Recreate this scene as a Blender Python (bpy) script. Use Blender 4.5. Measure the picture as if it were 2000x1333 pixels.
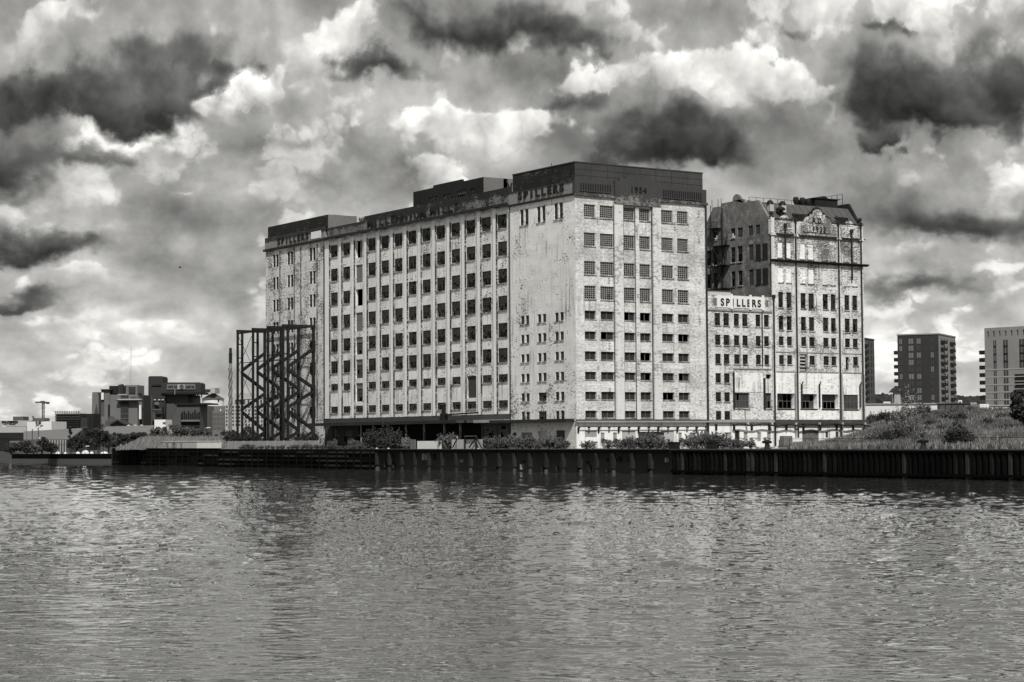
import bpy, bmesh, math, random
from mathutils import Vector, Matrix, noise as mnoise
R = math.radians
random.seed(7)
for o in list(bpy.data.objects): bpy.data.objects.remove(o, do_unlink=True)
scene = bpy.context.scene
col = scene.collection

# ------------------------------------------------------------------ camera
# world: X runs along the sunlit gable front, Y along the long facade, origin at the mill's near corner, water at z = 0
CAM = Vector((-167.666, -237.654, 4.5))
FPX, PITCH, ROLL, YAW = 3824.9, 0.050905, -0.006210, 0.581729
_F = Vector((math.sin(YAW)*math.cos(PITCH), math.cos(YAW)*math.cos(PITCH), math.sin(PITCH)))
_R0 = Vector((math.cos(YAW), -math.sin(YAW), 0)); _U0 = _R0.cross(_F)
_R = _R0*math.cos(ROLL) + _U0*math.sin(ROLL); _U = -_R0*math.sin(ROLL) + _U0*math.cos(ROLL)
cam = bpy.data.cameras.new('camera'); camo = bpy.data.objects.new('camera', cam); col.objects.link(camo)
m = Matrix.Identity(4)
for i in range(3):
    m[i][0] = _R[i]; m[i][1] = _U[i]; m[i][2] = -_F[i]; m[i][3] = CAM[i]
camo.matrix_world = m
cam.sensor_width = 36; cam.lens = FPX/2000*36; cam.clip_start = 0.5; cam.clip_end = 12000
scene.camera = camo
def at(px, py, depth):
    """pixel of the photograph + distance along the view axis -> point"""
    return CAM + depth*(_F + _R*((px-1000)/FPX) - _U*((py-666.5)/FPX))

# ------------------------------------------------------------------ view
vs = scene.view_settings
vs.view_transform = 'Standard'; vs.look = 'None'; vs.exposure = 0.26; vs.gamma = 1.0; vs.use_curve_mapping = False
scene.render.engine = 'CYCLES'

# ------------------------------------------------------------------ small expression builder for shader nodes
class X:
    def __init__(s, nt, v): s.nt = nt; s.v = v
    def _op(s, op, *a, clamp=False):
        n = s.nt.nodes.new('ShaderNodeMath'); n.operation = op; n.use_clamp = clamp
        for i, q in enumerate((s,)+a):
            q = q.v if isinstance(q, X) else q
            if isinstance(q, (int, float)): n.inputs[i].default_value = q
            else: s.nt.links.new(q, n.inputs[i])
        return X(s.nt, n.outputs[0])
    def __add__(s, o): return s._op('ADD', o)
    def __sub__(s, o): return s._op('SUBTRACT', o)
    def __rsub__(s, o): return s*(-1.0) + o
    def __mul__(s, o): return s._op('MULTIPLY', o)
    def __truediv__(s, o): return s._op('DIVIDE', o)
    __radd__ = __add__; __rmul__ = __mul__
    def max(s, o): return s._op('MAXIMUM', o)
    def min(s, o): return s._op('MINIMUM', o)
    def pow(s, o): return s._op('POWER', o)
    def clamp(s): return s._op('ADD', 0.0, clamp=True)
    def exp(s): return s._op('EXPONENT')
    def step(s, a, b, lo=0.0, hi=1.0):
        n = s.nt.nodes.new('ShaderNodeMapRange'); n.interpolation_type = 'SMOOTHSTEP'
        n.inputs[1].default_value = a; n.inputs[2].default_value = b; n.inputs[3].default_value = lo; n.inputs[4].default_value = hi
        s.nt.links.new(s.v, n.inputs[0]); return X(s.nt, n.outputs[0])
def vec(nt, x, y, z):
    n = nt.nodes.new('ShaderNodeCombineXYZ')
    for i, q in enumerate((x, y, z)):
        if isinstance(q, X): nt.links.new(q.v, n.inputs[i])
        else: n.inputs[i].default_value = q
    return n.outputs[0]
def noise(nt, vin, scale, detail=4, rough=0.55, lac=2.0, dist=0.0, out=0):
    n = nt.nodes.new('ShaderNodeTexNoise'); n.inputs['Scale'].default_value = scale; n.inputs['Detail'].default_value = detail
    n.inputs['Roughness'].default_value = rough; n.inputs['Lacunarity'].default_value = lac; n.inputs['Distortion'].default_value = dist
    if vin is not None: nt.links.new(vin, n.inputs['Vector'])
    return X(nt, n.outputs[0]) if out == 0 else n.outputs[1]
def sepxyz(nt, v):
    n = nt.nodes.new('ShaderNodeSeparateXYZ'); nt.links.new(v, n.inputs[0]); return [X(nt, n.outputs[i]) for i in range(3)]

# ------------------------------------------------------------------ sun and sky
SUN_AZ_X, SUN_AZ_Y, SUN_EL = -0.42, -0.91, 48.0          # horizontal direction towards the sun, elevation
sd = Vector((SUN_AZ_X, SUN_AZ_Y, 0)).normalized()*math.cos(R(SUN_EL)); sd.z = math.sin(R(SUN_EL))
sun = bpy.data.lights.new('sun', 'SUN'); sun.energy = 3.2; sun.angle = R(0.6); sun.color = (1.0, 0.985, 0.96)
suno = bpy.data.objects.new('sun', sun); col.objects.link(suno); suno.location = (-60, -120, 160)
suno.rotation_euler = (-sd).to_track_quat('-Z', 'Y').to_euler()

world = bpy.data.worlds.new('World'); scene.world = world; world.use_nodes = True
def build_sky():
    nt = world.node_tree; nt.nodes.clear()
    def vm(op, *a):
        n = nt.nodes.new('ShaderNodeVectorMath'); n.operation = op
        for i, q in enumerate(a):
            if isinstance(q, (tuple, Vector)): n.inputs[i].default_value = q
            else: nt.links.new(q, n.inputs[i])
        return n
    tc = nt.nodes.new('ShaderNodeTexCoord')
    dx, dy, dz = sepxyz(nt, tc.outputs['Generated'])
    deg = 57.29578
    el = (dz.max(-1.0).min(1.0))._op('ARCSINE')*deg
    hl = (dx*dx + dy*dy)._op('SQRT').max(1e-4)
    nx, ny = dx/hl, dy/hl
    rr = nx*math.cos(YAW) + ny*(-math.sin(YAW)); ff = nx*math.sin(YAW) + ny*math.cos(YAW)
    az = rr._op('ARCTAN2', ff)*deg
    ep = el.max(0.0)
    inv = (ep + 9.0).pow(-1.0)*19.0                     # clouds shrink towards the horizon
    lv = (ep + 9.0)._op('LOGARITHM', math.e)*19.0
    ux, uy = nx*(deg*1.3), ny*(deg*1.3)
    P = vec(nt, ux, uy, lv*1.3)
    # billowy warp of the large cloud masses
    w1 = noise(nt, P, 0.16, 4, 0.6, out=1); w2 = noise(nt, P, 0.6, 5, 0.56, out=1)
    k = inv.pow(-1.0)
    W = vm('MULTIPLY_ADD', w1, (5.5, 3.4, 0), (-2.75, -1.7, 0)); W = vm('MULTIPLY_ADD', w2, (2.2, 1.7, 0), W.outputs[0])
    W = vm('ADD', W.outputs[0], (-1.1, -0.85, 0))
    sc = nt.nodes.new('ShaderNodeVectorMath'); sc.operation = 'SCALE'; nt.links.new(W.outputs[0], sc.inputs[0]); nt.links.new(k.v, sc.inputs['Scale'])
    C = vm('ADD', sc.outputs[0], vec(nt, az, el, 0.0)).outputs[0]
    def billow(p):                                     # rounded heads with dark creases between them
        q = vm('MULTIPLY_ADD', w2, (1.6, 1.6, 1.6), p).outputs[0]
        return (noise(nt, q, 0.27, 1.0, 0.5) - 0.5)._op('ABSOLUTE')*1.5 + (noise(nt, q, 0.75, 2.0, 0.5) - 0.5)._op('ABSOLUTE')*0.9
    puff = billow(P) - 0.30; lit = puff - (billow(vm('ADD', P, (0.45, -0.25, 0.75)).outputs[0]) - 0.30)
    f0 = noise(nt, vec(nt, ux, uy, lv*1.3), 0.12, 7, 0.55)
    f1 = noise(nt, vec(nt, ux + 0.7, uy - 0.4, lv*1.3 + 0.9), 0.12, 5, 0.5)
    edge = (f0-0.5)*1.0 + puff*0.7
    lum = ep.step(0.0, 9.0, 0.70, 0.63) + (f0-0.5)*0.62 + (f0-f1)*0.8 + lit*0.10
    # scattered smaller clouds everywhere: body with a defined edge
    mg = (edge + (f1-0.5)*0.5).step(0.0, 0.10); lum = lum + mg*(lit*0.28 + 0.09) - 0.03
    # large cloud masses: centre x, y and radii in photograph pixels, weight; sums (.., height, weight) of the gaussians
    acc = [None, None]
    for (x, y, rx, ry, a) in SKY_BLOBS:
        a0 = (x-1000)/66.76; e0 = (861.4-0.0062*(x-1000)-y)/66.76; ra = rx/66.76; re = ry/66.76
        v = vm('MULTIPLY_ADD', C, (1/ra, 1/re, 0), (-a0/ra, -e0/re, 1.0)).outputs[0]
        g = X(nt, 0.36788)._op('POWER', X(nt, vm('DOT_PRODUCT', v, v).outputs['Value']))*(2.71828*(a/0.28 if a > 0 else -a/0.36))
        i = 0 if a > 0 else 1
        q = nt.nodes.new('ShaderNodeVectorMath'); q.operation = 'SCALE'; nt.links.new(v, q.inputs[0]); nt.links.new(g.v, q.inputs['Scale'])
        acc[i] = q.outputs[0] if acc[i] is None else vm('ADD', q.outputs[0], acc[i]).outputs[0]
    (_, yb, gb), (_, yd, gd) = sepxyz(nt, acc[0]), sepxyz(nt, acc[1])
    hb = (yb/(gb + 0.15)).max(-1.0).min(1.0); hd = (yd/(gd + 0.15)).max(-1.0).min(1.0)   # height within the mass: heads bright, undersides grey
    lum = lum + gb*0.12 - gd*0.12
    mb_ = (gb + edge*0.8).step(0.26, 0.60)
    lum = lum + (lit*0.42 + (f0-0.5)*0.35 + puff*0.10 + hb*0.17 + 0.82 - lum)*(mb_*0.85)
    md = (gd + edge*0.6 - gb*0.35).step(0.16, 0.80)
    lum = lum + (lit*0.20 + (f0-0.5)*0.35 + hd*0.16 + 0.29 - lum)*(md*0.86)
    lum = lum*1.10 - 0.055
    lum = lum.max(0.11).min(0.97)
    rad = lum.pow(2.2)
    # clear patches between the clouds: Nishita sky, seen in grey like the photograph
    sky = nt.nodes.new('ShaderNodeTexSky'); sky.sky_type = 'NISHITA'; sky.sun_disc = False
    sky.sun_elevation = R(SUN_EL); sky.sun_rotation = math.atan2(sd.x, sd.y)
    bw = nt.nodes.new('ShaderNodeRGBToBW'); nt.links.new(sky.outputs[0], bw.inputs[0])
    gap = f0.step(0.36, 0.26)
    cl = rad*8.2
    mix = cl + (X(nt, bw.outputs[0]).min(4.5) - cl)*(gap*0.35)
    cc = nt.nodes.new('ShaderNodeCombineColor')
    for i, t in enumerate((1.01, 1.0, 0.955)): nt.links.new((mix*t).v, cc.inputs[i])
    bg = nt.nodes.new('ShaderNodeBackground'); bg.inputs[1].default_value = 0.12
    nt.links.new(cc.outputs[0], bg.inputs[0])
    out = nt.nodes.new('ShaderNodeOutputWorld'); nt.links.new(bg.outputs[0], out.inputs[0])
    world.cycles.sampling_method = 'MANUAL'; world.cycles.sample_map_resolution = 512
SKY_BLOBS = [
    # dark undersides
    (130, 205, 210, 50, -.40), (310, 225, 130, 36, -.36), (30, 260, 120, 24, -.2), (340, 130, 110, 55, -.26), (40, 350, 110, 60, -.34), (90, 490, 140, 32, -.40), (210, 310, 110, 26, -.22),
    (960, 48, 190, 45, -.36), (1130, 95, 90, 35, -.24), (740, 142, 140, 32, -.34), (1330, 255, 150, 45, -.30), (1290, 300, 140, 36, -.28), (520, 300, 160, 30, -.14), (700, 560, 200, 30, -.10), (1120, 205, 50, 38, -.26),
    (1700, 190, 120, 55, -.40), (1790, 248, 120, 24, -.26), (1960, 175, 110, 70, -.44), (1690, 285, 55, 16, -.34), (1850, 440, 200, 50, -.34), (1750, 95, 55, 22, -.26),
    (1830, 570, 170, 26, -.26), (60, 585, 140, 20, -.28), (790, 345, 80, 45, -.16), (420, 175, 40, 20, -.16), (1560, 85, 60, 20, -.2), (1400, 20, 200, 24, -.12),
    (620, 395, 120, 20, -.12), (300, 445, 160, 18, -.08),
    # bright heads
    (60, 110, 100, 60, .22), (180, 60, 120, 30, .16), (1140, 160, 70, 34, .24), (1400, 150, 90, 50, .26), (1300, 165, 120, 32, .22), (1500, 170, 70, 45, .24), (870, 255, 120, 30, .30),
    (1060, 265, 80, 55, .30), (960, 300, 120, 40, .14), (1790, 62, 44, 46, .34), (1960, 35, 70, 40, .36), (660, 85, 70, 50, .26), (720, 40, 60, 40, .16), (560, 130, 90, 40, .12),
    (470, 215, 52, 20, .32), (505, 190, 26, 26, .22), (180, 540, 80, 20, .18), (270, 655, 260, 30, .18), (1720, 350, 50, 36, .22), (300, 280, 90, 16, .16), (370, 370, 60, 12, .14),
    (1770, 505, 120, 22, .16), (1950, 335, 60, 24, .24), (1580, 250, 40, 50, .14), (200, 450, 60, 30, .14), (120, 620, 140, 14, .12), (1620, 100, 60, 30, .12),
]
build_sky()

# ------------------------------------------------------------------ helpers
G = 3.3                                   # quay and yard level above the dock water
class MB:
    """collects shapes, then links them as ONE mesh object"""
    def __init__(s): s.v = []; s.f = []; s.mi = []
    def quad(s, a, b, c, d, mi=0):
        n = len(s.v); s.v += [tuple(a), tuple(b), tuple(c), tuple(d)]; s.f.append((n, n+1, n+2, n+3)); s.mi.append(mi)
    def poly(s, pts, mi=0):
        n = len(s.v); s.v += [tuple(p) for p in pts]; s.f.append(tuple(range(n, n+len(pts)))); s.mi.append(mi)
    def box(s, x0, x1, y0, y1, z0, z1, mi=0):
        n = len(s.v)
        s.v += [(x0,y0,z0),(x1,y0,z0),(x1,y1,z0),(x0,y1,z0),(x0,y0,z1),(x1,y0,z1),(x1,y1,z1),(x0,y1,z1)]
        for q in ((0,3,2,1),(4,5,6,7),(0,1,5,4),(1,2,6,5),(2,3,7,6),(3,0,4,7)): s.f.append(tuple(n+i for i in q)); s.mi.append(mi)
        return s
    def beam(s, p, q, w, h=None, up=(0,0,1), mi=0):
        p = Vector(p); q = Vector(q); h = h or w; d = (q-p).normalized(); up = Vector(up)
        if abs(d.dot(up)) > 0.98: up = Vector((1,0,0))
        a = d.cross(up).normalized()*w/2; b = d.cross(a).normalized()*h/2; n = len(s.v)
        for c in (p, q): s.v += [tuple(c+a+b), tuple(c-a+b), tuple(c-a-b), tuple(c+a-b)]
        for k in ((0,1,2,3),(7,6,5,4),(0,4,5,1),(1,5,6,2),(2,6,7,3),(3,7,4,0)): s.f.append(tuple(n+i for i in k)); s.mi.append(mi)
        return s
    def tube(s, pts, r, n=8, mi=0, cap=True):
        pts = [Vector(p) for p in pts]; rs = r if isinstance(r, (list, tuple)) else [r]*len(pts); base = len(s.v)
        for i, p in enumerate(pts):
            d = (pts[min(i+1, len(pts)-1)] - pts[max(i-1, 0)]).normalized()
            up = Vector((0,0,1)) if abs(d.z) < 0.95 else Vector((1,0,0))
            a = d.cross(up).normalized(); b = d.cross(a).normalized()
            for k in range(n):
                t = 2*math.pi*k/n; s.v.append(tuple(p + a*(rs[i]*math.cos(t)) + b*(rs[i]*math.sin(t))))
        for i in range(len(pts)-1):
            for k in range(n):
                s.f.append((base+i*n+k, base+i*n+(k+1)%n, base+(i+1)*n+(k+1)%n, base+(i+1)*n+k)); s.mi.append(mi)
        if cap:
            s.f.append(tuple(base+k for k in range(n))); s.mi.append(mi)
            s.f.append(tuple(base+(len(pts)-1)*n+k for k in reversed(range(n)))); s.mi.append(mi)
        return s
    def lathe(s, c, prof, n=16, mi=0):
        c = Vector(c); base = len(s.v)
        for (r, z) in prof:
            for k in range(n):
                t = 2*math.pi*k/n; s.v.append((c.x+r*math.cos(t), c.y+r*math.sin(t), c.z+z))
        for i in range(len(prof)-1):
            for k in range(n):
                s.f.append((base+i*n+k, base+i*n+(k+1)%n, base+(i+1)*n+(k+1)%n, base+(i+1)*n+k)); s.mi.append(mi)
        s.f.append(tuple(base+(len(prof)-1)*n+k for k in range(n))); s.mi.append(mi)
        return s
    def prism(s, outline, d0, d1, P, mi=0):
        """closed outline of (u, v) pushed from depth d0 to d1 through the mapping P(u, v, d)"""
        n = len(outline); b = len(s.v)
        s.v += [tuple(P(u, v, d0)) for u, v in outline] + [tuple(P(u, v, d1)) for u, v in outline]
        s.f.append(tuple(b+i for i in range(n))); s.f.append(tuple(b+n+i for i in reversed(range(n)))); s.mi += [mi, mi]
        for i in range(n): s.f.append((b+i, b+n+i, b+n+(i+1)%n, b+(i+1)%n)); s.mi.append(mi)
        return s
    def mesh(s, name, mats):
        me = bpy.data.meshes.new(name); me.from_pydata(s.v, [], s.f)
        for mt in (mats if isinstance(mats, (list, tuple)) else [mats]): me.materials.append(mt)
        if any(s.mi): me.polygons.foreach_set('material_index', s.mi)
        bm = bmesh.new(); bm.from_mesh(me); bmesh.ops.recalc_face_normals(bm, faces=bm.faces); bm.to_mesh(me); bm.free()
        me.update(); return me
    def build(s, name, mats, parent=None, smooth=False):
        me = s.mesh(name, mats)
        if smooth: me.polygons.foreach_set('use_smooth', [True]*len(me.polygons))
        return link(name, me, parent)
def link(name, me, parent=None, loc=None, rz=0.0, scale=None):
    """new object in world coordinates, parented with the parent's base kept as its origin"""
    o = bpy.data.objects.new(name, me); col.objects.link(o)
    if loc is not None: o.location = loc
    if rz: o.rotation_euler = (0, 0, rz)
    if scale: o.scale = scale if isinstance(scale, (tuple, Vector)) else (scale,)*3
    if parent is not None:
        o.parent = parent; o.matrix_parent_inverse = BASE[parent.name]
    return o
BASE = {}
def note(o, label=None, cat=None, group=None, kind=None):
    if label: o['label'] = label
    if cat: o['category'] = cat
    if group: o['group'] = group
    if kind: o['kind'] = kind
    return o
def thing(name, label, cat, loc=(0,0,0), group=None):
    o = bpy.data.objects.new(name, None); col.objects.link(o); o.location = loc; o.empty_display_size = 0.5
    BASE[o.name] = Matrix.Translation(Vector(loc)).inverted(); return note(o, label, cat, group)
def sub(o):                                # make a part able to carry sub-parts given in world coordinates
    w = Matrix.Identity(4)
    q = o
    M = Matrix.LocRotScale(o.location, o.rotation_euler, o.scale)
    BASE[o.name] = M.inverted(); return o
def wall(mb, rects, u0, u1, v0, v1, P, depth=0.35, mi=0, reveal=True):
    """flat wall from (u0,v0) to (u1,v1) with real openings; P(u, v, d) -> point, d = depth into the wall"""
    rs = [r for r in rects if r[0] < u1 and r[1] > u0 and r[2] < v1 and r[3] > v0]
    us = sorted({u0, u1, *[max(u0, r[0]) for r in rs], *[min(u1, r[1]) for r in rs]})
    vs_ = sorted({v0, v1, *[max(v0, r[2]) for r in rs], *[min(v1, r[3]) for r in rs]})
    for j in range(len(vs_)-1):
        run = None
        for i in range(len(us)):
            solid = False
            if i < len(us)-1:
                cu, cv = (us[i]+us[i+1])/2, (vs_[j]+vs_[j+1])/2
                solid = not any(r[0] < cu < r[1] and r[2] < cv < r[3] for r in rs)
            if solid and run is None: run = us[i]
            if not solid and run is not None:
                mb.quad(P(run, vs_[j], 0), P(us[i], vs_[j], 0), P(us[i], vs_[j+1], 0), P(run, vs_[j+1], 0), mi); run = None
    if reveal:
        for r in rs:
            a, b, c, d = r[:4]
            mb.quad(P(a,c,0), P(b,c,0), P(b,c,depth), P(a,c,depth), mi); mb.quad(P(a,d,0), P(b,d,0), P(b,d,depth), P(a,d,depth), mi)
            mb.quad(P(a,c,0), P(a,d,0), P(a,d,depth), P(a,c,depth), mi); mb.quad(P(b,c,0), P(b,d,0), P(b,d,depth), P(b,c,depth), mi)
def PA(x0=0.0): return lambda u, v, d: Vector((x0+d, u, v))        # walls facing the dock (-X): u = Y
def PB(y0=0.0): return lambda u, v, d: Vector((u, y0+d, v))        # walls facing -Y: u = X
def ray(px, py): return _F + _R*((px-1000)/FPX) - _U*((py-666.5)/FPX)
def on_x(px, Xp, z=G):                                              # point at level z under photo column px on the plane X = Xp
    d = ray(px, 870); t = (Xp-CAM.x)/d.x; return Vector((Xp, CAM.y+t*d.y, z))
FONT = {}
def letter_mesh(ch, size, depth, mat, bold=0.0):
    k = (ch, size, depth, mat.name, bold)
    if k not in FONT:
        cu = bpy.data.curves.new('letter', 'FONT'); cu.body = ch; cu.size = size; cu.extrude = depth/2; cu.offset = bold; cu.align_x = 'CENTER'
        ob = bpy.data.objects.new('letter', cu); col.objects.link(ob)
        dg = bpy.context.evaluated_depsgraph_get(); me = bpy.data.meshes.new_from_object(ob.evaluated_get(dg))
        bpy.data.objects.remove(ob); me.materials.clear(); me.materials.append(mat)
        for v in me.vertices: v.co = Vector((v.co.x, -v.co.z, v.co.y))      # upright, facing -Y
        FONT[k] = me
    return FONT[k]
def lettering(text, parent, start, end, base_z, height, P, rz, mat, depth=0.12, bold=0.02, name='letter', skip=(), wide=1.0, d=-0.06):
    n = len(text)
    for i, ch in enumerate(text):
        if ch == ' ' or i in skip: continue
        u = start + (end-start)*(i+0.5)/n
        me = letter_mesh(ch, height*1.42, depth, mat, bold)
        o = link(name, me, parent, P(u, base_z, d), rz, (wide, 1, 1))

# ------------------------------------------------------------------ materials (all neutral greys, as the photograph is black and white)
def newmat(name):
    mt = bpy.data.materials.new(name); mt.use_nodes = True; nt = mt.node_tree
    b = nt.nodes['Principled BSDF']; return mt, nt, b
TINT = (1.0, 0.995, 0.965)
def setcol(nt, b, val):
    cc = nt.nodes.new('ShaderNodeCombineColor')
    for i, t in enumerate(TINT): nt.links.new((val*t).v, cc.inputs[i])
    nt.links.new(cc.outputs[0], b.inputs['Base Color'])
def bump(nt, b, h, strength=0.4, dist=0.05):
    n = nt.nodes.new('ShaderNodeBump'); n.inputs['Strength'].default_value = strength; n.inputs['Distance'].default_value = dist
    nt.links.new(h.v, n.inputs['Height']); nt.links.new(n.outputs[0], b.inputs['Normal'])
def pos(nt):
    g = nt.nodes.new('ShaderNodeNewGeometry'); return sepxyz(nt, g.outputs['Position']), g.outputs['Position']
def plain(name, val, rough=0.85, var=0.25, scale=1.5, metal=0.0, spec=0.3):
    mt, nt, b = newmat(name); (x, y, z), p = pos(nt)
    n = noise(nt, p, scale, 5, 0.6); n2 = noise(nt, p, scale*0.13, 3, 0.5)
    setcol(nt, b, ((n-0.5)*(2*var) + (n2-0.5)*(1.6*var) + 1.0)*val); b.inputs['Roughness'].default_value = rough
    b.inputs['Metallic'].default_value = metal; b.inputs['Specular IOR Level'].default_value = spec
    return mt
def weathered(name, paint, under, peel=0.35, pscale=0.7, zone=None, streak=0.3, course=0.0, cstep=0.33, seams=0.0, sstep=1.2, mott=0.2, hbands=0.0, spots=0.0, dirt=0.12, soft=0.012):
    """old painted wall: paint flaking off in patches over a darker wall, runs of dirt, board or brick courses"""
    mt, nt, b = newmat(name); (x, y, z), p = pos(nt)
    h = x + y
    big = noise(nt, p, 0.09, 3, 0.5); mid = noise(nt, p, 0.55, 4, 0.6); fine = noise(nt, p, 3.2, 4, 0.65)
    base = ((mid-0.5)*(2*mott) + (big-0.5)*(1.5*mott) + (fine-0.5)*(mott*0.9) + 1.0)*paint
    if hbands:                                        # lifts of shuttering: whole boards differ in tone
        hb = noise(nt, vec(nt, h*0.12, z*1.7, 0.0), 1.0, 2, 0.5); base = base*((hb-0.5)*(2*hbands) + 1.0)
    # dirt runs
    st = noise(nt, vec(nt, h*2.2, z*0.10, 3.0), 1.0, 4, 0.6); st2 = noise(nt, vec(nt, h*0.25, z*0.2, 7.0), 1.0, 2)
    run = st.step(0.50, 0.72)*st2.step(0.36, 0.62)*streak
    base = base*(run*(-1.0) + 1.0)
    # flaking
    pa = vec(nt, h*pscale, z*(pscale*1.9), 2.0)
    pn = noise(nt, pa, 2.6, 6, 0.72)*0.62 + noise(nt, p, pscale*0.35, 3, 0.55)*0.38
    th = 0.5 + 0.22*(0.5-peel)*2
    if zone:                                          # the flaking is worse on some storeys: (z0, z1, change)
        for (a, c, dz) in zone: pn = pn + z.step(a, c)*dz
    mask = pn.step(th-soft, th+soft+0.02)
    un = ((fine-0.5)*0.9 + 1.0)*under
    base = base + (un - base)*mask
    if spots:                                         # rust and spalling along the reinforcing bars
        sp = noise(nt, vec(nt, h*1.1, z*2.6, 1.0), 1.0, 3, 0.7).step(0.74, 0.80)*noise(nt, p, 0.2, 2).step(0.42, 0.6)
        base = base*(sp*(-spots) + 1.0)
    hgt = mask*(-0.6) + fine*0.25
    if course:
        fr = (z*(1/cstep))._op('FRACT'); ln = fr.step(0.0, 0.10, 1.0, 0.0); wob = noise(nt, p, 0.8, 2).step(0.35, 0.6)
        base = base*(ln*wob*(-course) + 1.0); hgt = hgt - ln*0.5
    if seams:
        fr = (h*(1/sstep))._op('FRACT'); ln = fr.step(0.0, 0.05, 1.0, 0.0); base = base*(ln*(-seams) + 1.0); hgt = hgt - ln*0.4
    if dirt:
        dn = noise(nt, p, 7.0, 3, 0.7).step(0.60, 0.72); base = base*(dn*(-dirt*2) + 1.0)
    setcol(nt, b, base.max(0.004)); b.inputs['Roughness'].default_value = 0.9; b.inputs['Specular IOR Level'].default_value = 0.15
    bump(nt, b, hgt, 0.35, 0.06)
    return mt
def brick(name, val, var=0.35, peel=0.0, paint=0.5, step_=0.075):
    mt, nt, b = newmat(name); (x, y, z), p = pos(nt)
    fine = noise(nt, vec(nt, (x+y)*4.2, z*12.0, 0.0), 1.0, 2, 0.5); big = noise(nt, p, 0.16, 4, 0.6); mid = noise(nt, p, 1.1, 4, 0.65)
    base = ((fine-0.5)*var + (big-0.5)*(var*2.2) + (mid-0.5)*(var*1.6) + 1.0)*val
    fr = (z*(1/(step_*4)))._op('FRACT'); base = base*(fr.step(0.0, 0.16, 0.66, 1.0))
    if peel:
        mk = (noise(nt, p, 0.9, 6, 0.7)*0.6 + noise(nt, p, 0.2, 3)*0.4).step(0.62-0.2*peel, 0.66-0.2*peel); base = base + (mid*paint*1.6 - base)*mk
    setcol(nt, b, base.max(0.003)); b.inputs['Roughness'].default_value = 0.9; b.inputs['Specular IOR Level'].default_value = 0.15
    bump(nt, b, fine*0.4+mid*0.4, 0.3, 0.04); return mt
M = {}
M['paint_dock'] = weathered('long_facade_paint', 0.78, 0.22, peel=0.37, pscale=0.8, streak=0.6, mott=0.34, course=0.12, cstep=0.30, dirt=0.16, soft=0.03)
M['paint_bay'] = weathered('end_bay_paint', 0.70, 0.17, peel=0.46, pscale=0.8, streak=0.30, mott=0.18, course=0.25, cstep=1.4, dirt=0.14, soft=0.03)
M['paint_tower'] = weathered('tower_side_paint', 0.76, 0.20, peel=0.34, pscale=0.7, streak=0.65, mott=0.26, hbands=0.10, seams=0.22, sstep=1.55, spots=0.9, dirt=0.09, soft=0.03, zone=[(15.5, 10.0, 0.05)])
M['paint_gable'] = weathered('gable_front_paint', 0.76, 0.34, peel=0.46, pscale=0.75, streak=0.55, mott=0.20, hbands=0.30, course=0.25, cstep=0.55, spots=0.8, dirt=0.06, soft=0.12, zone=[(22.0, 30.0, 0.03)])
M['paint_base'] = weathered('ground_storey_paint', 0.84, 0.30, peel=0.26, streak=0.8, mott=0.18, spots=0.3, dirt=0.08)
M['paint_link'] = weathered('link_block_paint', 0.72, 0.24, peel=0.45, pscale=0.8, streak=0.8, mott=0.24, hbands=0.16, course=0.2, cstep=0.5, dirt=0.14, soft=0.06)
M['paint_1933'] = weathered('old_mill_paint', 0.72, 0.13, peel=0.43, pscale=1.0, streak=0.85, mott=0.26, hbands=0.16, course=0.35, cstep=0.30, dirt=0.08, soft=0.06, zone=[(31.0, 35.0, 0.06)])
M['paint_low'] = weathered('old_mill_lower_paint', 0.86, 0.30, peel=0.36, pscale=0.6, streak=0.85, mott=0.24, hbands=0.14, dirt=0.14, soft=0.06)
M['pil_front'] = weathered('pilaster_paint', 0.80, 0.26, peel=0.22, streak=0.35, mott=0.16, dirt=0.14)
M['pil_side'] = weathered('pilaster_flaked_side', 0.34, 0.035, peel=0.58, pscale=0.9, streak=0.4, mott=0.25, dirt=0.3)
M['pil_gable'] = weathered('gable_pilaster_paint', 0.66, 0.34, peel=0.40, pscale=0.5, streak=0.35, mott=0.14, spots=0.6, course=0.10, cstep=0.6)
M['parapet_dock'] = weathered('parapet_black_paint', 0.045, 0.24, peel=0.30, pscale=1.0, streak=0.2, mott=0.4, soft=0.03, zone=[(43.3, 42.6, 0.20)])
M['parapet_mid'] = weathered('millennium_parapet_paint', 0.03, 0.20, peel=0.30, pscale=1.0, streak=0.3, mott=0.4, soft=0.03, zone=[(43.6, 42.6, 0.11)])
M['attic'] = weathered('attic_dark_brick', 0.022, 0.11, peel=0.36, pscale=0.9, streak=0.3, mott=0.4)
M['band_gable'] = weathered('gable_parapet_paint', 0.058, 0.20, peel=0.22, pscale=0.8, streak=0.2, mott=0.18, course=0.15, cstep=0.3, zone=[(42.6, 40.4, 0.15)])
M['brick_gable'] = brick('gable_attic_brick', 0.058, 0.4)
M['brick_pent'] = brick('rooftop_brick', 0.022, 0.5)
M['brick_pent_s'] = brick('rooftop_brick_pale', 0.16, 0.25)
M['brick_side'] = brick('old_mill_side_brick', 0.17, 1.0, peel=0.42, paint=0.30)
M['concrete'] = plain('old_concrete', 0.30, 0.9, 0.35, 1.2)
M['concrete_dk'] = plain('sooty_concrete', 0.055, 0.9, 0.5, 1.2)
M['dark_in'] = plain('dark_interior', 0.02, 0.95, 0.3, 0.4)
M['metal_dk'] = plain('dark_window_metal', 0.018, 0.6, 0.3, 4.0)
M['metal_gr'] = plain('grey_window_metal', 0.12, 0.6, 0.3, 4.0)
M['metal_lt'] = plain('pale_glazing_bars', 0.30, 0.6, 0.3, 4.0)
M['board_bk'] = plain('black_boarding', 0.028, 0.9, 0.4, 0.6)
M['steel'] = plain('rusty_black_steel', 0.010, 0.75, 0.7, 2.5)
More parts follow.
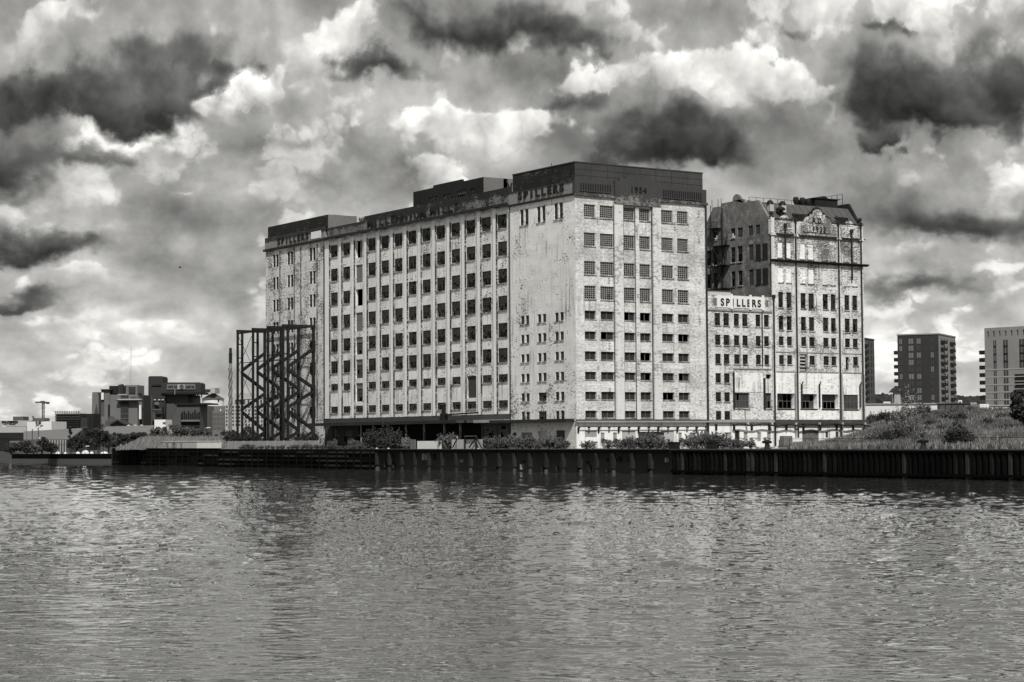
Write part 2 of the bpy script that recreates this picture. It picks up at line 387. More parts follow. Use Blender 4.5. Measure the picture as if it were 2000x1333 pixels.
M['steel_lt'] = plain('worn_steel_edge', 0.10, 0.6, 0.5, 2.5)
M['pipe'] = plain('black_drain_pipe', 0.022, 0.6, 0.4, 3.0)
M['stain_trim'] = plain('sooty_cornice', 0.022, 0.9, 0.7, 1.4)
M['sill'] = weathered('sill_paint', 0.5, 0.08, peel=0.5, pscale=1.5, streak=0.2, mott=0.3)
M['board'] = plain('grey_boarding', 0.16, 0.85, 0.25, 1.0)
M['board_dk'] = plain('dark_boarding', 0.05, 0.85, 0.3, 0.6)
M['board_lt'] = plain('pale_boarding', 0.42, 0.85, 0.15, 1.0)
M['letters'] = plain('black_lettering', 0.012, 0.7, 0.4, 3.0)
M['letters_pale'] = plain('pale_lettering', 0.14, 0.8, 0.7, 2.0)
M['roof'] = plain('sheet_roof', 0.075, 0.6, 0.2, 0.6)
M['vent'] = plain('pale_vent', 0.45, 0.7, 0.4, 1.5)
M['white'] = plain('white_paint', 0.75, 0.7, 0.12, 0.5)
M['timber'] = plain('wet_black_timber', 0.006, 0.9, 0.7, 1.6, spec=0.03)
M['timber_lt'] = plain('bleached_timber', 0.028, 0.9, 0.9, 1.4, spec=0.05)
M['black'] = plain('dark_quay_void', 0.004, 0.9, 0.5, 1.0, spec=0.02)
M['cap'] = plain('quay_edge', 0.06, 0.85, 0.6, 1.0)
M['bark'] = plain('bark', 0.05, 0.9, 0.4, 3.0)
def glass_mat(name, val, rough, var):
    mt, nt, b = newmat(name); (x, y, z), p = pos(nt)
    n = noise(nt, p, 2.6, 2, 0.5); setcol(nt, b, ((n-0.5)*var + 1.0)*val); b.inputs['Roughness'].default_value = rough
    b.inputs['Specular IOR Level'].default_value = 0.25; return mt
M['glass'] = glass_mat('grimy_glass', 0.055, 0.35, 1.2)
M['glass_g'] = glass_mat('grimy_glass_gable', 0.034, 0.4, 1.0)
M['glass_far'] = glass_mat('far_window_glass', 0.05, 0.2, 1.2)
M['glass_lt'] = glass_mat('far_blind_glass', 0.15, 0.4, 0.9)
def leaf_mat(name, val, var=0.6, trans=0.25):
    mt, nt, b = newmat(name); (x, y, z), p = pos(nt)
    n = noise(nt, p, 1.7, 3, 0.6); n2 = noise(nt, p, 0.22, 3, 0.55)
    v = ((n-0.5)*(2*var) + (n2-0.5)*(1.6*var) + 1.0)*val
    setcol(nt, b, v.max(0.004)); b.inputs['Roughness'].default_value = 0.7; b.inputs['Specular IOR Level'].default_value = 0.2
    return mt
M['leaf'] = leaf_mat('shrub_leaves', 0.10)
M['leaf_dk'] = leaf_mat('dark_leaves', 0.045)
M['leaf_lt'] = leaf_mat('pale_leaves', 0.22)
M['grass'] = leaf_mat('rough_grass', 0.11, 0.7)
M['grass_lt'] = leaf_mat('dry_grass', 0.20, 0.6)

# ------------------------------------------------------------------ water, land
import numpy as np
def water():
    """dock water as real waves: a fan of fine rings that widen with distance, summed wave trains of 0.3 to 9 m"""
    mt, nt, b = newmat('dock_water'); g = nt.nodes.new('ShaderNodeNewGeometry')
    x, y, z = sepxyz(nt, g.outputs['Position'])
    u = x*math.sin(YAW) + y*math.cos(YAW); w = x*math.cos(YAW) - y*math.sin(YAW)
    sml = noise(nt, vec(nt, u*3.4, w*2.0, 9.0), 1.0, 3, 0.6, dist=0.4)
    setcol(nt, b, x*0.0 + 0.065)
    b.inputs['Roughness'].default_value = WATER_ROUGH; b.inputs['IOR'].default_value = 1.85
    bump(nt, b, sml, 1.0, 0.003)
    mt2, nt2, b2 = newmat('dock_water_outer'); (x2, y2, z2), p2 = pos(nt2)
    setcol(nt2, b2, x2*0.0 + 0.065); b2.inputs['Roughness'].default_value = 0.22; b2.inputs['IOR'].default_value = 1.85
    bump(nt2, b2, noise(nt2, p2, 1.1, 4, 0.6), 1.0, 0.35)
    rg = np.random.default_rng(11)
    rs = [16.0]
    while rs[-1] < 700: r = rs[-1]; rs.append(r + max(0.09, r*r/(4.5*1958)*0.46))
    rs = np.array(rs); na = 1480; ang = np.radians(np.linspace(-27, 27, na)) + YAW
    rr, aa = np.meshgrid(rs, ang, indexing='ij'); sp = np.gradient(rs)[:, None]
    px = CAM.x + rr*np.sin(aa); py = CAM.y + rr*np.cos(aa)
    uu = (px-CAM.x)*math.sin(YAW) + (py-CAM.y)*math.cos(YAW); ww = (px-CAM.x)*math.cos(YAW) - (py-CAM.y)*math.sin(YAW)
    # gusts: patches where the small ripples stand higher
    gust = np.zeros_like(uu)
    for k in range(10):
        L = rg.uniform(25, 90); t = rg.uniform(-.5, .5); ph = rg.uniform(0, 6.28); gust += np.sin((uu*math.cos(t)*.6 + ww*math.sin(t+.8))*6.28/L + ph)
    gust = 1.0 + 0.55*np.tanh(gust*0.6)
    h = np.zeros_like(uu)
    def crest(th, c): return np.clip(np.sin(th)-c, 0, 1)/(1-c)
    # low swell
    for k in range(46):
        L = float(np.exp(rg.uniform(math.log(.5), math.log(7)))); t = rg.normal(0.12, 0.5); kk = 6.283/L; ph = rg.uniform(0, 6.283)
        vis = np.clip((L/np.maximum(sp, .05) - 0.9)/1.0, 0, 1)
        h += SWELL*L/6.283*vis*np.sin((uu*math.cos(t) + ww*math.sin(t))*kk + ph + 0.8*np.sin(ww*kk*.23 + ph*2))
    # short steep wavelets that come in bursts on the smoother surface
    for k in range(52):
        L = float(np.exp(rg.uniform(math.log(.42), math.log(1.8)))); t = rg.normal(0.15, 0.32); kk = 6.283/L; ph = rg.uniform(0, 6.283)
        vis = np.clip((L/np.maximum(sp, .05) - 1.4)/1.2, 0, 1)
        u2 = uu*math.cos(t) + ww*math.sin(t); w2 = ww*math.cos(t) - uu*math.sin(t)
        env = crest(w2*kk*.30 + ph*2.1 + 1.2*np.sin(u2*kk*.21 + ph), .3)*crest(u2*kk*.13 + w2*kk*.05 + ph*3.7 + np.sin(w2*kk*.11), .3)
        h += WAVE_SLOPE*L/6.283*vis*gust*env*crest(u2*kk + ph + .5*np.sin(w2*kk*.4), .25)*1.5
    # far off, where single ripples are finer than the rings, the rings themselves carry the ripple
    ri = np.arange(len(rs))[:, None]; far = np.clip((sp-.22)/.3, 0, 1); an = (aa-YAW)*1958
    for k in range(40):
        a_ = rg.uniform(3.0, 8.0); b_ = rg.uniform(14, 60); ph = rg.uniform(0, 6.283)
        env = crest(an*6.283/b_ + ph*2.1 + 1.2*np.sin(ri*.13 + ph), .2)*crest(ri*.19*rg.uniform(.6, 1.5) + an*.017*rg.uniform(-1, 1) + ph*3.7, .2)
        h += far*FAR_SLOPE*np.minimum(sp, 0.55)*a_/6.283*env*crest(6.283*ri/a_ + ph + .8*np.sin(an*.05*rg.uniform(.5, 1.5) + ph), .3)*1.5
    edge = np.clip((np.radians(27) - np.abs(aa-YAW))/np.radians(1.0), 0, 1)*np.clip((rr-16)/4, 0, 1)*np.clip((690-rr)/60, 0, 1)
    h = h*edge
    nr = len(rs); v = np.stack([px, py, h], -1).reshape(-1, 3)
    i = np.arange(nr-1)[:, None]*na + np.arange(na-1)[None, :]; i = i.ravel()
    f = np.stack([i, i+na, i+na+1, i+1], -1)
    # calm remainder of the sheet: everything outside the fan
    def P0(r, a): return (CAM.x + r*math.sin(a), CAM.y + r*math.cos(a), 0.0)
    a0, a1 = ang[0], ang[-1]; ex = []; n0 = len(v)
    steps = [a1 + (2*math.pi-(a1-a0))*k/36 for k in range(37)]
    for A, B in zip(steps[:-1], steps[1:]): ex.append([P0(.01, A), P0(4000, A), P0(4000, B), P0(.01, B)])
    inner = [ang[k] for k in range(0, na, 50)] + [a1]
    for A, B in zip(inner[:-1], inner[1:]):
        if B > A: ex.append([P0(.01, A), P0(16.0, A), P0(16.0, B), P0(.01, B)]); ex.append([P0(float(rs[-1]), A), P0(4000, A), P0(4000, B), P0(float(rs[-1]), B)])
    v = np.concatenate([v, np.array(ex).reshape(-1, 3)]); f = np.concatenate([f, n0 + np.arange(len(ex)*4).reshape(-1, 4)])
    me = bpy.data.meshes.new('water'); me.vertices.add(len(v)); me.vertices.foreach_set('co', v.astype(np.float32).ravel())
    me.loops.add(f.size); me.loops.foreach_set('vertex_index', f.astype(np.int32).ravel())
    me.polygons.add(len(f)); me.polygons.foreach_set('loop_start', np.arange(0, f.size, 4, dtype=np.int32)); me.polygons.foreach_set('loop_total', np.full(len(f), 4, dtype=np.int32))
    me.polygons.foreach_set('use_smooth', [True]*len(f)); me.update(calc_edges=True); me.validate(); me.materials.append(mt); me.materials.append(mt2)
    me.polygons.foreach_set('material_index', np.concatenate([np.zeros(len(f)-len(ex), dtype=np.int32), np.ones(len(ex), dtype=np.int32)]))
    o = bpy.data.objects.new('water', me); col.objects.link(o); return note(o, kind='structure')
WATER_ROUGH, SWELL, WAVE_SLOPE, FAR_SLOPE = 0.02, 0.0034, 0.105, 0.055
water()
M['ground'] = plain('yard_ground', 0.10, 0.95, 0.5, 0.3)
M['far_ground'] = plain('far_land', 0.07, 0.95, 0.4, 0.05)
M['bank'] = plain('shore_concrete', 0.14, 0.9, 0.3, 0.4)
s = MB(); QX = -12.0                                    # quay edge
QE = on_x(220, QX).y                                    # far end of the quay
YM0, YM1 = on_x(1310, QX).y, on_x(733, QX).y               # ends of the open-piled length of quay
pts = [(QX+0.6,-300), (400,-300), (400,QE), (QX+0.6,QE), (QX+0.6,YM1), (QX+3.6,YM1), (QX+3.6,YM0), (QX+0.6,YM0)]
s.poly([(a, b_, G) for a, b_ in pts])
for i in range(len(pts)):
    a = pts[i]; c = pts[(i+1) % len(pts)]; s.quad((a[0],a[1],-1), (c[0],c[1],-1), (c[0],c[1],G), (a[0],a[1],G))
note(s.build('ground', M['ground']), kind='structure')
# the far shore beyond the end of the quay: a low bank, then flat land to the horizon
s = MB()
sh = [(5.5-60, 195.6+226), (-4.0, 235.3), (5.5, 195.6), (60, 150), (600, 150), (900, -600), (9000, -600), (9000, 9000), (-9000, 9000), (-9000, 2600), (-260, 640)]
sh = [(-4.0, 236.0), (5.5, 195.6), (40, 143.0), (430, 143.0), (430, -330), (9000, -330), (9000, 9000), (-9000, 9000), (-9000, 1500), (-150, 560), (40, 338)]
s.poly([(a, b_, 2.0) for a, b_ in sh])
for i in (0, 1, 2, 8, 9, 10):
    a = sh[i]; c = sh[(i+1) % len(sh)]; s.quad((a[0],a[1],-1), (c[0],c[1],-1), (c[0],c[1],2.0), (a[0],a[1],2.0))
note(s.build('far_land', M['far_ground']), kind='structure')

# ------------------------------------------------------------------ windows: frame with glazing bars + surviving panes, shared meshes
WCACHE = {}
def window_meshes(w, h, nx, ny, variant, bar=0.05, frame=0.09, gone=0.25, fm='metal_dk', gm='glass', style='steel'):
    k = (round(w,2), round(h,2), nx, ny, variant, gone, fm, gm, style)
    if k in WCACHE: return WCACHE[k]
    rnd = random.Random(hash((round(w*10), round(h*10), nx, ny, variant)) & 0xffff)
    f = MB(); g = MB()
    f.box(-w/2, -w/2+frame, -.05, .05, 0, h); f.box(w/2-frame, w/2, -.05, .05, 0, h)
    f.box(-w/2+frame, w/2-frame, -.05, .05, 0, frame); f.box(-w/2+frame, w/2-frame, -.05, .05, h-frame, h)
    iw, ih = w-2*frame, h-2*frame
    for i in range(1, nx): u = -iw/2+iw*i/nx; f.box(u-bar/2, u+bar/2, -.035, .035, frame, h-frame)
    for j in range(1, ny): v = frame+ih*j/ny; f.box(-iw/2, iw/2, -.028, .028, v-bar/2, v+bar/2)
    for i in range(nx):
        for j in range(ny):
            p = gone*(1.75 if j < ny*0.45 else 0.45)*(0.6 if rnd.random() < .5 else 1.3)
            if rnd.random() < p: continue
            u0 = -iw/2+iw*i/nx+.01; u1 = -iw/2+iw*(i+1)/nx-.01; v0 = frame+ih*j/ny+.01; v1 = frame+ih*(j+1)/ny-.01
            t = [rnd.uniform(-.018, .018) for _ in range(3)]; y = .004
            g.quad((u0, y+t[0], v0), (u1, y+t[1], v0), (u1, y+t[1]+t[2], v1), (u0, y+t[0]+t[2], v1))
    if not g.f: g.quad((-iw/2,.0,h-frame-.2), (-iw/2+iw/nx,.0,h-frame-.2), (-iw/2+iw/nx,.0,h-frame), (-iw/2,.0,h-frame))
    WCACHE[k] = (f.mesh('window', M[fm]), g.mesh('panes', M[gm])); return WCACHE[k]
SILL = {}
def put_window(parent, P, rz, u0, u1, v0, v1, nx, ny, depth=0.22, sill=True, nvar=6, **kw):
    w, h = u1-u0, v1-v0
    fm, gm = window_meshes(w, h, nx, ny, random.randrange(nvar), **kw)
    o = link('window', fm, parent, P((u0+u1)/2, v0, depth), rz)
    p = bpy.data.objects.new('panes', gm); col.objects.link(p); p.parent = o; p['kind'] = 'stuff'
    if sill:
        k = round(w, 2)
        if k not in SILL: SILL[k] = MB().box(-w/2-.08, w/2+.08, -depth-.14, -.06, -.14, -.012).mesh('sill', M['sill'])
        q = bpy.data.objects.new('sill', SILL[k]); col.objects.link(q); q.parent = o
    return o
RZA = -math.pi/2

# ------------------------------------------------------------------ the big concrete mill
mill = thing('flour_mill', 'huge derelict white concrete mill with stepped dark parapets and rows of broken windows', 'mill', (0, 0, G))
BW, BD = 25.0, 103.8
COLS = [20.2+4.667*(13-k) for k in range(1, 14)]                     # window axes of the long facade
ROWS = [(38.0,40.2),(33.65,35.9),(29.32,31.57),(25.0,27.3),(20.8,23.03),(16.88,19.08),(13.75,14.97),(9.68,10.87)]
DOORS = [(37.15,40.2),(32.7,35.9),(28.6,31.55),(24.05,27.4),(19.95,23.04),(15.75,19.06),(11.6,14.87)]
XF = 0.20                                                             # spandrels lie behind the pilasters
# long facade
rects = []
for k, c in enumerate(COLS):
    for j, (a, b_) in enumerate(ROWS):
        if k == 2 and j < 7: continue
        if k == 10 and j == 6: continue
        rects.append((c-1.33, c+1.33, a, b_))
for (a, b_) in DOORS: rects.append((COLS[2]-1.27, COLS[2]+1.27, a, b_))
rects.append((COLS[10]-1.4, COLS[10]+1.4, 11.45, 14.97))
s = MB(); wall(s, rects, 17.8, 79.5, 7.6, 41.3, PA(XF), 0.45); s.build('long_facade', M['paint_dock'], mill)
for k, c in enumerate(COLS):
    for j, (a, b_) in enumerate(ROWS):
        if (k == 2 and j < 7) or (k == 10 and j == 6): continue
        tall = j < 6
        put_window(mill, PA(XF), RZA, c-1.33, c+1.33, a, b_, 6 if tall else 5, 6 if tall else 3, depth=.10, gone=0.34 if tall else 0.2, bar=0.06)
for j, (a, b_) in enumerate(DOORS):                                   # hoist doors, some boarded, some open
    c = COLS[2]; P = PA(XF)
    o = MB()
    if j in (1, 3): o.box(XF+.16, XF+.22, c-1.25, c+1.25, a+.02, b_-.02); o.build('hoist_door', M['board'], mill)
    elif j == 0: o.box(XF+.22, XF+.28, c-1.25, c-.1, a+.02, b_-.05); o.build('hoist_door', M['board'], mill)
    elif j in (4, 5, 6):
        o.box(XF+.16, XF+.22, c-1.25, c+1.25, b_-1.0, b_-.02); q = o.build('hoist_door', M['board'], mill)
        put_window(mill, P, RZA, c-1.15, c+1.15, a+.02, b_-1.04, 3, 3, gone=0.1, sill=False)
o = MB(); c = COLS[10]
for i in range(6): o.box(XF+.25, XF+.29, c-1.35+.46*i, c-1.35+.46*i+.40, 11.5, 14.9)
o.build('loading_door', M['board_dk'], mill)
# pilasters with ringed capitals
ped = None
for k in range(14):
    c = 19.74+4.667*(k-0.5)
    w0, w1 = (c-.42, c+.42)
    if k == 0: w0, w1 = 17.82, c+.40
    if k == 13: w0, w1 = c-.42, 79.3
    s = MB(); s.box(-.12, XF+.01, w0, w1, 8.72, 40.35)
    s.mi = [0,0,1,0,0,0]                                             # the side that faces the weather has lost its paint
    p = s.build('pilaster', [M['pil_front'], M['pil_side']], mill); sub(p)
    s = MB()
    for i, (z0, z1, e) in enumerate(((40.36,40.56,.07),(40.58,40.70,.02),(40.72,40.92,.10),(40.93,41.05,.03),(41.06,41.28,.12))): s.box(-.12-e, XF+.005, w0-e, w1+e, z0, z1)
    s.build('capital', M['pil_front'], p)
for k in range(13):                                                  # hood over each top window
    c = COLS[k]; s = MB(); s.box(XF-.10, XF+.02, c-1.6, c+1.6, 40.42, 40.52); s.box(XF-.05, XF+.02, c-1.45, c+1.45, 40.53, 40.72)
    s.build('window_hood', M['pil_front'], mill)
# cornice and parapet of the long facade
s = MB(); s.box(-.75, XF+.3, 17.85, 79.45, 41.32, 41.62); s.box(-.45, XF+.3, 17.85, 79.45, 41.63, 41.80); s.build('cornice', M['stain_trim'], mill)
s = MB()
for i in range(150): y = 18.1+i*.41; s.box(-.60, -.44, y, y+.2, 41.14, 41.31)
note(s.build('dentils', M['sill'], mill), kind='stuff')
s = MB(); s.box(-.14, .6, 18.0, 64.4, 41.81, 44.25); s.box(-.14, .6, 64.42, 78.1, 41.81, 43.45); s.build('parapet', M['parapet_mid'], mill)
lettering('MILLENNIUM', mill, 63.2, 43.0, 42.15, 1.4, PA(-.14), RZA, M['letters'], 0.14, 0.05, d=-.08, wide=1.35)
lettering('MILLS', mill, 41.6, 32.4, 42.15, 1.4, PA(-.14), RZA, M['letters'], 0.14, 0.05, d=-.08, wide=1.35)
# tower: side wall on the dock
TW = []
for cc in (13.63, 8.97, 4.30):
    TW += [(cc+.20, cc+1.15, 37.87, 40.33), (cc-1.15, cc-.20, 37.87, 40.33)]
    for i, t in enumerate((23.78, 20.85, 17.84, 14.80, 11.80, 8.95)):
        if cc == 8.97 and i >= 4: TW.append((cc-1.1, cc+1.1, t-1.27, t)); continue
        TW += [(cc+.20, cc+1.15, t-1.27, t), (cc-1.15, cc-.20, t-1.27, t)]
s = MB(); wall(s, TW, 0, 17.8, 7.4, 41.1, PA(0), 0.4); s.build('tower_side_wall', M['paint_tower'], mill)
for r in TW:
    big = r[1]-r[0] > 1.5
    put_window(mill, PA(0), RZA, r[0], r[1], r[2], r[3], 4 if big else 2, 6 if r[3] > 30 else 3, depth=0.18, gone=0.22)
# tower: gable front
BC = [(1.62,3.72),(4.57,7.06),(9.05,11.14),(11.98,14.10),(16.01,18.44),(19.28,21.42)]
BR = [(37.92,39.82),(33.59,35.57),(29.30,31.29),(25.60,27.60),(22.59,23.85),(19.58,20.75),(16.53,17.77),(13.55,14.72),(10.58,11.75),(7.85,8.91)]
GR = [(a, b_, c, d) for (a, b_) in BC for (c, d) in BR]
s = MB()
wall(s, GR, 0, 7.15, 7.4, 41.0, PB(0), 0.40); wall(s, GR, 15.95, BW, 7.4, 41.0, PB(0), 0.40); wall(s, GR, 7.15, 15.95, 7.4, 41.0, PB(.12), 0.40)
s.build('gable_front', M['paint_gable'], mill)
for (a, b_) in ((7.16, 8.72), (14.42, 15.94)):
    s = MB(); s.box(a, b_, -.30, .13, 7.62, 40.4); s.build('pilaster', M['pil_gable'], mill)
s = MB(); s.box(11.24, 11.90, -.06, .12, 7.62, 40.0); s.build('pilaster', M['pil_gable'], mill)
for u in (7.08, 8.79, 11.19, 11.95, 14.36, 16.02):                    # raised dark strips painting in the shadow lines beside the piers
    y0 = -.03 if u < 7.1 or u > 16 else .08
    MB().box(u-.05, u+.05, y0, y0+.06, 7.63, 40.1).build('shadow_strip', M['stain_trim'], mill)
for i, (a, b_) in enumerate(BC):
    for j, (c, d) in enumerate(BR):
        P = PB(.12 if i in (2, 3) else 0)
        if j < 4: put_window(mill, P, 0, a, b_, c, d, 5 if b_-a < 2.3 else 6, 6, depth=0.20, gone=0.20, fm='metal_lt', gm='glass_g', bar=0.06)
        else:
            s = MB(); n = 2; w = (b_-a)/n                              # lower storeys: boarded openings with one mullion
            y0 = (.12 if i in (2, 3) else 0)+.32
            for k in range(n):
                if (i, j) in ((3, 6), (5, 5), (4, 8)) or random.random() < .06: continue
                s.box(a+w*k+.04, a+w*(k+1)-.04, y0, y0+.04, c+.05, d-.03)
            if s.f: s.build('window_board', M['board_bk'], mill)
            q = MB(); q.box((a+b_)/2-.05, (a+b_)/2+.05, y0-.08, y0-.01, c+.01, d-.01); q.box(a+.01, b_-.01, y0-.09, y0-.005, c+.005, c+.07); q.build('window_frame', M['metal_gr'], mill)
            q = MB(); q.box(a-.05, b_+.05, y0-.42, y0-.325, c-.10, c-.01); q.build('sill', M['sill'], mill)
# gable parapet: dark band with fluted panels, stepped centre with the date, plain attic above
s = MB(); s.box(-.10, 7.14, -.14, .5, 41.02, 43.35); s.build('gable_parapet', M['band_gable'], mill)
s = MB(); s.box(15.97, BW+.04, -.14, .5, 41.02, 43.45); s.build('gable_parapet', M['band_gable'], mill)
s = MB(); s.box(-.28, 7.14, -.34, -.145, 41.02, 41.36); s.build('gable_cornice', M['band_gable'], mill)
s = MB(); s.box(15.97, BW+.22, -.34, -.145, 41.02, 41.36); s.build('gable_cornice', M['band_gable'], mill)
s = MB(); out = [(7.15,40.2),(7.15,43.72),(8.0,43.72),(8.0,44.15),(9.2,44.15),(9.2,44.45),(13.6,44.45),(13.6,44.2),(14.9,44.2),(14.9,43.75),(15.95,43.75),(15.95,40.2),(14.37,40.2),(14.37,40.12),(8.7,40.12),(8.7,40.2)]
s.prism(out, -.42, .45, PB(0)); s.build('date_block', M['band_gable'], mill)
for (a, b_, z0, z1) in ((1.0, 6.4, 41.84, 42.95), (16.6, 23.9, 41.78, 42.92)):
    s = MB(); n = int((b_-a)/.42)
    for i in range(n+1): u = a+(b_-a)*i/n; s.box(u-.05, u+.05, -.145-.14, -.142, z0, z1)
    note(s.build('fluting', M['letters'], mill), kind='stuff')
    s = MB(); s.box(a-.2, b_+.2, -.27, -.142, z0-.14, z0-.02); s.build('flute_sill', M['band_gable'], mill)
lettering('1954', mill, 9.9, 13.2, 42.1, 0.90, PB(-.42), 0, M['letters'], 0.10, 0.015, d=-.06)
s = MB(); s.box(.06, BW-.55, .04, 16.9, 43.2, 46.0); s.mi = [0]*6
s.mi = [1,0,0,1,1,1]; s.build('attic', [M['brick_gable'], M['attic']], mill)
s = MB(); s.box(-.02, BW-.47, -.04, 16.98, 46.0, 46.16); s.build('coping', M['brick_gable'], mill)
for z in (44.1, 45.0): MB().box(.06, BW-.55, .015, .035, z, z+.05).build('cladding_joint', M['stain_trim'], mill); MB().box(.035, .055, .04, 16.9, z, z+.05).build('cladding_joint', M['parapet_dock'], mill)
for i in range(1, 8): MB().box(3.05*i, 3.05*i+.05, .012, .034, 43.5, 46.0).build('cladding_joint', M['stain_trim'], mill)
for (u, y, h_) in ((2.0, 9.0, 1.1), (18.0, 3.0, .9), (22.5, 6.0, 1.6)): MB().tube([(u, y, 46.0), (u, y, 46.0+h_)], .05, 5).build('aerial', M['steel'], mill)
s = MB(); s.box(-.14, .5, .51, 17.84, 41.37, 43.3); s.build('tower_parapet', M['parapet_dock'], mill)
s = MB(); s.box(-.36, .5, -.10, 18.1, 41.10, 41.365); s.mi = [0]*6; s.build('tower_cornice', M['stain_trim'], mill)
lettering('SPILLERS', mill, 15.3, 2.3, 41.9, 1.25, PA(-.14), RZA, M['letters'], 0.16, 0.06, d=-.09, wide=1.25)
# far end bay
LB = []
LZ = [(38.02,40.38),(33.75,36.07),(29.45,31.76),(25.2,27.45),(20.9,23.2),(16.8,19.1),(12.6,14.9),(8.9,11.0)]
for cc in (99.5, 93.4, 84.35):
    for (a, b_) in LZ: LB += [(cc+.12, cc+1.22, a, b_), (cc-1.22, cc-.12, a, b_)]
s = MB(); wall(s, LB, 79.5, BD, G, 41.3, PA(0), 0.4); s.build('end_bay_wall', M['paint_bay'], mill)
for r in LB: put_window(mill, PA(0), RZA, *r, 3, 6, depth=0.2, gone=0.3, sill=False)
for u in (97.6, 91.6, 88.9, 82.4):
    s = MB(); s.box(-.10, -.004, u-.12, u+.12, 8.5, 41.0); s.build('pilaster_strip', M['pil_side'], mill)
s = MB(); s.box(-.14, .5, 79.3, BD+.1, 41.72, 43.9); s.build('end_parapet', M['parapet_dock'], mill)
s = MB(); s.box(-.42, .5, 79.2, BD+.4, 41.31, 41.71); s.build('end_cornice', M['stain_trim'], mill)
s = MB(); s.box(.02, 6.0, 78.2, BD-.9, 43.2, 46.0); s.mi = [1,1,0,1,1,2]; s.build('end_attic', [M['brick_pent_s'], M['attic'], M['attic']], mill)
lettering('SPILLERS', mill, 98.6, 85.3, 42.15, 1.35, PA(-.14), RZA, M['letters'], 0.14, 0.05, d=-.08, wide=1.2)
s = MB(); s.box(-.20, -.142, 80.7, 84.5, 42.0, 43.3); s.build('blank_panel', M['pil_front'], mill)
# backs, roof, inside floors
s = MB(); s.box(BW-.3, BW, .7, BD, G, 43.2); s.box(.05, BW-.31, BD-.3, BD, G, 43.2); s.build('back_wall', M['concrete'], mill)
s = MB(); s.box(.62, BW-.31, .7, BD-.31, 42.9, 43.18); s.build('flat_roof', M['concrete_dk'], mill)
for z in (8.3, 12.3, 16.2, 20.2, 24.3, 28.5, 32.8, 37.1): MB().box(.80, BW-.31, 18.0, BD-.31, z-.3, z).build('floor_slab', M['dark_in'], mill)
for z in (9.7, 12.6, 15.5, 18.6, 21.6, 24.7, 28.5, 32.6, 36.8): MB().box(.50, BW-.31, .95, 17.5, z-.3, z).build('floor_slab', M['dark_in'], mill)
MB().box(7.0, 7.3, 18.0, BD-.32, 7.7, 42.85).build('added_inner_wall', M['dark_in'], mill)  # partition added inside to limit how deep view and light reach
MB().box(.5, BW-.31, 17.51, 17.79, G, 42.85).build('added_inner_wall', M['dark_in'], mill)
MB().box(.5, BW-.31, 7.0, 7.3, 7.7, 42.85).build('added_inner_wall', M['dark_in'], mill)
# rooftop plant room
s = MB(); PX = 9.0
PW = [(54.36,57.43,46.6,47.4),(49.74,52.56,46.5,47.37),(44.87,47.98,46.15,47.45),(42.25,43.6,46.05,47.45)]
out = [(62.8,43.19),(62.8,49.0),(55.9,49.0),(55.9,49.4),(46.3,49.4),(46.3,49.0),(39.4,49.0),(39.4,43.19)]
wall(s, PW, 39.4, 62.8, 43.19, 49.0, PA(PX), .4); s.quad((PX,46.3,49.0),(PX,55.9,49.0),(PX,55.9,49.4),(PX,46.3,49.4))
s.quad((PX+.4,46.3,49.0),(PX+.4,55.9,49.0),(PX+.4,55.9,49.4),(PX+.4,46.3,49.4)); s.quad((PX,46.3,49.4),(PX,55.9,49.4),(PX+.4,55.9,49.4),(PX+.4,46.3,49.4))
s.quad((PX,46.3,49.0),(PX,46.3,49.4),(PX+.4,46.3,49.4),(PX+.4,46.3,49.0)); s.quad((PX,39.4,49.0),(PX,62.8,49.0),(15,62.8,49.0),(15,39.4,49.0))
s.quad((PX,62.8,43.19),(15,62.8,43.19),(15,62.8,49),(PX,62.8,49)); s.quad((15,39.4,43.19),(15,62.8,43.19),(15,62.8,49),(15,39.4,49))
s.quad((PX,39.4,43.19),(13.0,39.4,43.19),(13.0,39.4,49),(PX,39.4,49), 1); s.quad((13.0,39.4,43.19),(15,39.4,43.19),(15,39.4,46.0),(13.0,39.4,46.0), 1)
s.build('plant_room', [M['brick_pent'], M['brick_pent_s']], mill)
for r in PW: put_window(mill, PA(PX), RZA, *r, 5, 2, depth=.15, gone=.3, sill=False)
s = MB(); s.box(13.7, 15.2, 39.0, 39.3, 43.19, 48.9); s.build('plant_room_fragment', M['brick_pent_s'], mill)
s = MB(); s.beam((13.0,38.6,48.6),(14.6,38.3,45.4),.18); s.beam((14.1,38.5,48.2),(13.2,38.3,45.2),.18); s.beam((11.6,38.6,46.6),(13.6,38.6,46.2),.9,.3); s.build('fallen_girder', M['steel'], mill)
# ground storey on the dock side: fascia, long canopy over a dark loading bay
s = MB(); s.box(-.05, XF+.35, 17.85, 79.45, 7.86, 8.70); s.build('fascia', M['concrete_dk'], mill)
s = MB(); s.box(-4.2, -.06, 27.0, 77.5, 7.42, 7.82); s.build('canopy', M['concrete_dk'], mill)
s = MB(); s.box(-4.4, -4.21, 27.0, 77.5, 7.34, 7.86); s.build('canopy_edge', M['stain_trim'], mill)
s = MB(); s.box(-1.2, -.06, 17.9, 26.9, 7.38, 7.84); s.build('ledge', M['concrete'], mill)
RW = [(69.5,72.3,4.4,6.6),(74.5,76.5,4.0,6.8)]
s = MB(); wall(s, RW, 66.5, 79.5, G, 7.6, PA(.1), .3); s.build('loading_wall', M['concrete_dk'], mill)
for r in RW: put_window(mill, PA(.1), RZA, *r, 4, 4, depth=.1, gone=.3, sill=False)
RW = [(18.9,21.9,3.9,6.9),(23.0,26.0,4.6,6.9)]
s = MB(); wall(s, RW, 17.8, 26.9, G, 7.4, PA(.1), .3); s.build('loading_wall', M['concrete_dk'], mill)
